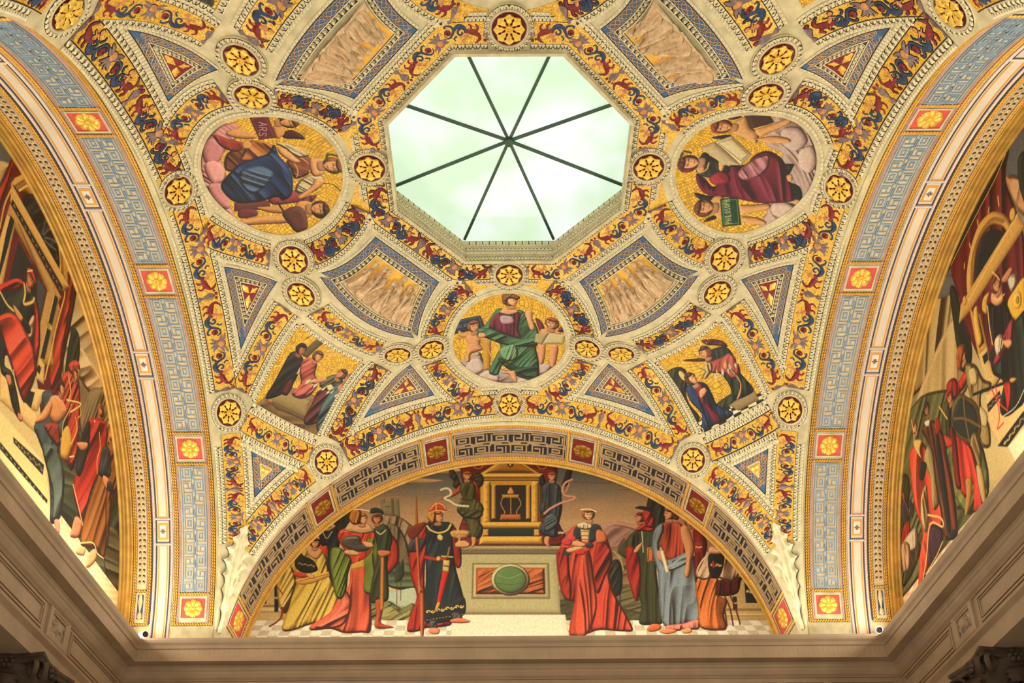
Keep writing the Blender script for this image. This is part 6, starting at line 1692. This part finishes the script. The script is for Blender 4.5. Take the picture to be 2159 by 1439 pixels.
# ---- blue knotwork panels
def knots(mb, F, s0, s1, tc, w):
    n = max(1, int(round((s1-s0)/(w*1.75)))); p = (s1-s0)/n
    for i in range(n):
        c = s0+(i+.5)*p; th = np.linspace(0, 2*np.pi, 49); P = np.stack([c+p*.46*np.sin(2*th), tc+w*.40*np.sin(3*th+math.pi/2)], 1)
        for a, b in ((0, 25), (24, 49)):
            sweepflat(mb, F, P[a:b], .0019)
def sweepflat(mb, F, P, w):
    T = np.gradient(P, axis=0); T /= np.linalg.norm(T, axis=1)[:, None]+1e-9; N = np.stack([-T[:, 1], T[:, 0]], 1); n = len(P)
    A = P+N*w/2; B = P-N*w/2; V = np.concatenate([F(A[:, 0], A[:, 1], np.full(n, .0016)), F(P[:, 0], P[:, 1], np.full(n, .0026)), F(B[:, 0], B[:, 1], np.full(n, .0016))])
    mb.add(V, [(i, i+1, n+i+1, n+i) for i in range(n-1)]+[(n+i, n+i+1, 2*n+i+1, 2*n+i) for i in range(n-1)], knotm)
def offset_poly(E, d):
    """E: list of smooth edges (arrays) in order around a panel; shrink towards centroid by distance d: each edge offset then trimmed at corners"""
    allp = np.vstack(E); c = allp.mean(0); out = []
    offs = []
    for P in E:
        T = np.gradient(P, axis=0); T /= np.linalg.norm(T, axis=1)[:, None]; N = np.stack([-T[:, 1], T[:, 0]], 1)
        if np.mean(((c-P)*N).sum(1)) < 0: N = -N
        Q = P+N*d; ext = (Q[-1]-Q[-2]); ex0 = (Q[0]-Q[1]); Q = np.vstack([Q[0]+ex0/np.linalg.norm(ex0)*.08, Q, Q[-1]+ext/np.linalg.norm(ext)*.08]); offs.append(Q)
    def inter(A, B):
        for i in range(len(A)-1, 0, -1):
            p, r = A[i-1], A[i]-A[i-1]
            for j in range(len(B)-1):
                s_, u = B[j], B[j+1]-B[j]; den = r[0]*u[1]-r[1]*u[0]
                if abs(den) < 1e-14: continue
                t = ((s_[0]-p[0])*u[1]-(s_[1]-p[1])*u[0])/den; v = ((s_[0]-p[0])*r[1]-(s_[1]-p[1])*r[0])/den
                if -1e-9 <= t <= 1+1e-9 and -1e-9 <= v <= 1+1e-9: return i, j, p+t*r
        return None
    n = len(offs); X = [inter(offs[k], offs[(k+1) % n]) for k in range(n)]
    for k in range(n):
        a = X[k-1]; b = X[k]; Q = offs[k]
        if a is None or b is None: return None
        out.append(np.vstack([[a[2]], Q[a[1]+1:b[0]], [b[2]]]))
    return out
def resample(P, n):
    d = np.r_[0, np.cumsum(np.hypot(*np.diff(P, axis=0).T))]; t = np.linspace(0, d[-1], n); return np.stack([np.interp(t, d, P[:, 0]), np.interp(t, d, P[:, 1])], 1)
def band_between(mb, E0, E1, h, m, n=26):
    for A, B in zip(E0, E1):
        a, b = resample(A, n), resample(B, n); mb.grid(np.stack([surf(a[:, 0], a[:, 1], h), surf(b[:, 0], b[:, 1], h)], 1), m)
def panel(E, name, label, cat, group, wblue, wegg, inner, tri=False):
    allp = np.vstack(E)
    if not in_view(allp[:, 0], allp[:, 1], 10): return None, None
    E0 = [resample(P, 30) for P in E]; E1 = offset_poly(E0, wblue); Em = offset_poly(E0, wblue/2)
    mb = MB(); band_between(mb, E0, E1, .0010, blueg)
    root = mb.build(name, label=label, cat=cat, group=group)
    mb = MB()
    for P in Em: F = Path(P); knots(mb, F, .004, F.L-.004, 0, wblue)
    mb.build('gold_knotwork', root)
    mb = MB()
    for A, Q in zip(E0, E1):
        F = Path(A); sg = 1 if np.mean(((allp.mean(0)-A)*F.N[np.linspace(0, len(F.N)-1, len(A)).astype(int)]).sum(1)) > 0 else -1
        strip(mb, F, 0, F.L, -.001, .001, .0018, black); leaves(mb, F, 0, F.L, -sg*.001, -sg*.008, .0125, .0008, .003, leafc, plaster)
        F = Path(Q); strip(mb, F, 0, F.L, -.0012, .0012, .0035, leafc)
    mb.build('fillet', root)
    E2 = offset_poly(E0, wblue+wegg)
    if E2 is None: return root, E1
    mb = MB(); band_between(mb, E1, E2, .0014, umber)
    for Q, P2 in zip(E1, E2):
        a = resample(Q, 40); b = resample(P2, 40); L = np.hypot(*np.diff((a+b)/2, axis=0).T).sum(); F = Path((a+b)/2); wd = np.mean(np.hypot(*(a-b).T)); w0 = min(wd, wegg)
        n = max(1, int(F.L/(wegg*1.02))); p = F.L/n
        for i in range(n):
            c = (i+.5)*p; disc(mb, F, (c, 0), p*.42, w0*.45, leafc, .0018, .002, 12); disc(mb, F, (c, 0), p*.34, w0*.37, umber, .0040, 0, 12); disc(mb, F, (c, 0), p*.26, w0*.30, leafc, .0042, .006, 12)
        F2 = Path(P2); strip(mb, F2, 0, F2.L, -.0015, .0015, .0045, leafc)
    mb.build('egg_moulding', root)
    return root, E2
def relief(root, q, seed):
    """carved figures on gold in the six sided panel"""
    cv2 = Canvas(0, 1.75, 0, 1, 240, lambda u, v: (u/1000, v/1000)); cv2.hgt = np.zeros((cv2.h, cv2.w)); cv2.base = 1.5; cv2.names.append('carved'); cv2.cur = 1
    rg = np.random.RandomState(seed)
    cv2.fill(cv2.pts([(0, 0), (1750, 0), (1750, 120), (900, 90), (0, 130)]), (200, 180, 150), (20, .5, 6), 1, True)
    xs = np.linspace(140, 1610, 7)+rg.uniform(-40, 40, 7)
    for i, x in enumerate(xs):
        hgt = rg.uniform(900, 1060) if i not in (3,) else 800; w = rg.uniform(105, 150); lean = rg.uniform(-50, 50); sit = i == 3
        cv2.fill(cv2.pts([(x-w, 60), (x-w*1.1, hgt*.35), (x-w*.7+lean*.5, hgt*.62), (x-w*.5+lean, hgt*.80), (x+w*.5+lean, hgt*.80), (x+w*.75+lean*.5, hgt*.6), (x+w*1.15, hgt*.3), (x+w*(1.7 if sit else 1), 60)]), (200, 180, 150), (78+rg.uniform(-18, 18), 1.3, 10), 1, True)
        for sg in (-1, 1):
            y1 = hgt*rg.uniform(.45, .9); cv2.fill(cv2.pts([(x+lean+sg*w*.4, hgt*.78), (x+lean+sg*w*.9, hgt*.62), (x+lean+sg*w*1.3, y1), (x+lean+sg*w*1.1, y1-50), (x+lean+sg*w*.6, hgt*.52), (x+lean+sg*w*.25, hgt*.66)]), (200, 180, 150), None, 1, True)
        cv2.head(((x+lean*1.1)/1000*240, (hgt*.80+95)/1000*240), 19.0, rg.choice([-1, 0, 1]), (200, 180, 150), (200, 180, 150))
    H = cv2.hgt; h_, w_ = H.shape; u = cv2.X/(w_-1)*2-1; v = 1-cv2.Y/(h_-1)
    tau = u*(.098+(.140-.098)*v)*.985; top = .527; bot = np.sqrt(.667**2-tau**2); rho = top+(bot-top)*v; tau = tau*(1-.06*np.sin(v*np.pi))
    P = rot(np.stack([-rho*rt2+tau*rt2, rho*rt2+tau*rt2], -1), q); hh = np.where(cv2.id > 0, .0016+H*.0013, .0012)
    V = surf(P[..., 0].ravel(), P[..., 1].ravel(), hh.ravel()); k = (np.arange(h_-1)[:, None]*w_+np.arange(w_-1)[None]); quads = np.stack([k, k+1, k+w_+1, k+w_], -1)
    f = (cv2.id[:-1, :-1] > 0) | (cv2.id[1:, 1:] > 0)
    o = sub_mesh('carved_figures', V, None, quads[f], False, root, label='pale brown carved figures in relief'); o.data.materials.append(stone); o.data.polygons.foreach_set('use_smooth', np.ones(len(o.data.polygons), bool))
    o = sub_mesh('gold_ground', V, None, quads[~f], False, root, label='flat gold ground'); o.data.materials.append(stonew)
def lin2(a, b, n=30): return np.array([np.array(a)+(np.array(b)-np.array(a))*t for t in np.linspace(0, 1, n)])
for q in range(4):
    # six sided panel between skylight and corner
    A1 = np.array((-.203, .436))*1.; B1 = np.array((-.436, .203)); T0, T1 = (-.2432, .4384), (-.4384, .2432)                     # along the skylight side
    S0 = (-.346, .631); S1 = (-.631, .346)
    def sidearc(p, r_, cx, cy, n=30):                              # concave arc round a roundel
        a0 = math.atan2(p[0][1]-cy, p[0][0]-cx); a1 = math.atan2(p[1][1]-cy, p[1][0]-cx)
        if a1-a0 > math.pi: a1 -= 2*math.pi
        if a0-a1 > math.pi: a1 += 2*math.pi
        rr = np.linspace(math.hypot(p[0][0]-cx, p[0][1]-cy), math.hypot(p[1][0]-cx, p[1][1]-cy), n); a = np.linspace(a0, a1, n); return np.stack([cx+rr*np.cos(a), cy+rr*np.sin(a)], 1)
    E = [lin2(T0, T1), sidearc((T1, (-.627, .332)), .345, -.72, 0), arc(0, 0, .719, math.degrees(math.atan2(S1[1], S1[0])), math.degrees(math.atan2(S0[1], S0[0]))), sidearc(((-.332, .627), T0), .345, 0, .72)]
    E = [rot(P, q) for P in E]
    root, E2 = panel(E, 'relief_panel', 'four sided blue and gold bordered panel of carved figures, %s of the skylight' % QN[q], 'panel', 'relief panels', .0265, .0165, None)
    if root: relief(root, q, 3+q)
    for mflag in (0, 1):
        T = (lambda P: rot(P, q)) if not mflag else (lambda P: rot(mir(P), q)); hs = ['left', 'right'][mflag]; qc = q if not mflag else (q-1) % 4
        # long triangle beside the arch (wall q)
        c1, c2, c3 = (-.293, .936), (-.372, .782), (-.558, .936)
        E = [T(P) for P in (lin2(c1, c2)+np.outer(np.sin(np.linspace(0, math.pi, 30)), (-.008, -.006)), lin2(c2, c3), lin2(c3, c1))]
        root, E2 = panel(E, 'triangular_panel', 'long blue triangle with gold knotwork on the %s wall side, %s of its roundel' % (SIDE[q], hs), 'panel', 'blue triangles', .0215, .0135, None)
        if root and E2:
            mb = MB(); P = np.array([E2[0][0], E2[1][0], E2[2][0]]); c = P.mean(0); V = surf(P[:, 0], P[:, 1], .002); cc = surf(c[0], c[1], .006); mb.add(np.vstack([V, [cc]]), [(0, 1, 3), (1, 2, 3), (2, 0, 3)], red)
            for k in range(3):
                p = c+(P[k]-c)*.72; F = Path(lin2(c, p, 8)); sweep(mb, F, [(0.001, 0), (F.L*.5, .0), (F.L, 0)], [.006, .020, .004], gold, .004, .005)
                for s2 in (-1, 1): sweep(mb, F, [(F.L*.3, 0), (F.L*.6, s2*.009)], [.008, .003], gold, .0045, .003)
            mb.build('gilt_leaf_centre', root)
    # small triangle at the foot of the pendentive
    c1, c2, c3 = (-.832, .943), (-.943, .832), (-.943, .943)
    E = [rot(P, q) for P in (lin2(c1, c2), lin2(c2, c3), lin2(c3, c1))]
    root, E1 = panel(E, 'triangular_panel', 'small blue triangle with a gold centre low in the %s corner' % QN[q], 'panel', 'small blue triangles', .0215, .5, None)
    if root and E1:
        mb = MB(); P = np.array([E1[0][0], E1[1][0], E1[2][0]]); c = P.mean(0); V = surf(P[:, 0], P[:, 1], .002); cc = surf(c[0], c[1], .004); mb.add(np.vstack([V, [cc]]), [(0, 1, 3), (1, 2, 3), (2, 0, 3)], gold)
        F0 = Path(lin2(P[0], P[1], 6))
        for k in range(3):
            p = c+(P[k]-c)*.7; F = Path(lin2(c, p, 8)); sweep(mb, F, [(0.001, 0), (F.L*.5, .0), (F.L, 0)], [.004, .012, .003], gold, .004, .005)
        mb.build('gilt_leaf_centre', root)

# ---- acanthus leaves clasping the foot of each pendentive
for q in (0, 3):
    nu, nv = 90, 33; u = np.linspace(0, 1, nu)[:, None]; v = np.linspace(-1, 1, nv)[None]
    rho = 1.470-(1.470-1.378)*u**1.15           # plan radius along the diagonal, foot -> tip
    half = (.008+.052*np.sin(np.clip(u, 0, 1)*math.pi*.62)**1.5)*np.clip((1.02-u)/.45, 0, 1)**.6
    lob = 1-.42*np.abs(np.sin(u*math.pi*7.5-.4))**.8*np.abs(v)**.7
    tau = half*v*lob; lift = .005+.016*(1-np.abs(v)**1.6)*np.sin(np.clip(u+.1, 0, 1)*math.pi*.9)+.004*np.cos(v*math.pi*4)*np.sin(u*math.pi)+.004*np.cos(u*math.pi*13-np.abs(v)*4)*np.abs(v)+.03*np.clip(u-.85, 0, 1)
    rho2 = rho-.03*np.abs(v)*half/.07*.0
    x = np.clip(-rho2*rt2+tau*rt2, -1.046, 0); y = np.clip(rho2*rt2+tau*rt2, 0, 1.046); P = rot(np.stack([x, y], -1), q)
    V = surf(P[..., 0].ravel(), P[..., 1].ravel(), lift.ravel()+0*P[..., 0].ravel()).reshape(nu, nv, 3)
    mb = MB(); mb.grid(V, leafc); mb.grid(V+np.array([0, 0, .0])-0, leafc, True) if False else None
    # skirt so that the leaf has thickness
    E = np.concatenate([V[:, 0], V[-1, 1:], V[::-1, -1][1:]]); B = surf(*(np.concatenate([P[:, 0], P[-1, 1:], P[::-1, -1][1:]]).T), 0.); mb.grid(np.stack([E, B], 1), umber)
    mb.build('acanthus_leaf', smooth=True, label='large cream acanthus leaf at the foot of the %s corner' % QN[q], cat='leaf ornament')

# ---- rosettes
def rosette(x, y, r, label, group):
    if not in_view(np.array([x]), np.array([y]), 30): return
    p = surf(x, y, .0); n = normal(x, y); mw = frame_mat(p, n, (x, y, .001)); root = empty('rosette', p, label=label, cat='rosette', group=group)
    def loc(P3):     # local unit disc coordinates on the curved surface
        P3 = np.asarray(P3, float)*r; R3 = np.array([[mw[i][j] for j in range(3)] for i in range(3)]); return p+P3@R3.T
    a = np.linspace(0, 2*np.pi, 49)
    def ringg(P, m, nm, sm=True):
        mb = MB(); mb.grid(loc(np.stack([np.stack([k*np.cos(a), k*np.sin(a), np.full(49, z)], -1) for k, z in P], 1)), m); o = mb.build(nm, smooth=sm); keep(o, root)
    ringg([(0, .04), (1.02, .04)], crim, 'maroon_disc')
    ringg([(1.0, .04), (1.0, .13), (1.05, .16), (1.12, .15), (1.15, .09), (1.42, .09), (1.45, .02), (1.45, -.03)], plaster, 'plaster_ring', False)
    mb = MB(); Fc = lambda s, t, h: loc(np.stack([np.asarray(t)*np.cos(s)/r, np.asarray(t)*np.sin(s)/r, (np.asarray(h)+.0035)/r+0*np.asarray(t)], -1))
    leaves(mb, Fc, 0, 2*math.pi, 1.16*r, .25*r, 2*math.pi/24, .001, .004, leafc, umber); o = mb.build('leaf_ring'); keep(o, root)
    pt = inst(ME_ACAN, 'gilt_petals', mw, r*.95, root, .80); inst(ME_BOSS, 'boss', mw, r*.70, pt, 1.0)
    return root
for q in range(4):
    def P(x, y): return rot(np.array([x, y]), q)
    L_ = LAND[q]; s_ = SIDE[q]
    rosette(*P(0, .427), .047, 'gilded rosette between the skylight and %s' % L_ if q != 2 else 'gilded rosette above the skylight at the top of the photo', 'gilded rosettes')
    rosette(*P(0, 1.0), .046, 'gilded rosette between %s and the %s arch' % (L_, s_), 'gilded rosettes')
    for sg, hs in ((-1, 'left'), (1, 'right')):
        nb = (q+1) % 4 if sg < 0 else (q-1) % 4; qc = q if sg < 0 else (q-1) % 4
        rosette(*P(sg*.288, .710), .0475, 'gilded rosette on the ring of %s towards the %s corner' % (L_, QN[qc]), 'gilded rosettes')
        rosette(*P(sg*.411, .706), .0475, 'gilded rosette touching the upper %s wall side tip of the %s corner picture' % (s_, QN[qc]), 'gilded rosettes')
        rosette(*P(sg*.702, .998), .0475, 'gilded rosette beside the %s arch below the %s corner picture' % (s_, QN[qc]), 'gilded rosettes')

mb = MB()
for q, m_ in ((0, 0), (0, 1)):
    for (x, y, d) in ((-.349, .694, 1), (-.349, .728, -1)):
        P = np.array([(x-.010, y-.006*d), (x+.010, y-.006*d), (x, y+.012*d)]); P = mir(P) if m_ else P; V = surf(P[:, 0], P[:, 1], .0025); mb.add(V, [(0, 1, 2)], pink)
mb.build('trim_pink_chips', kind='structure')
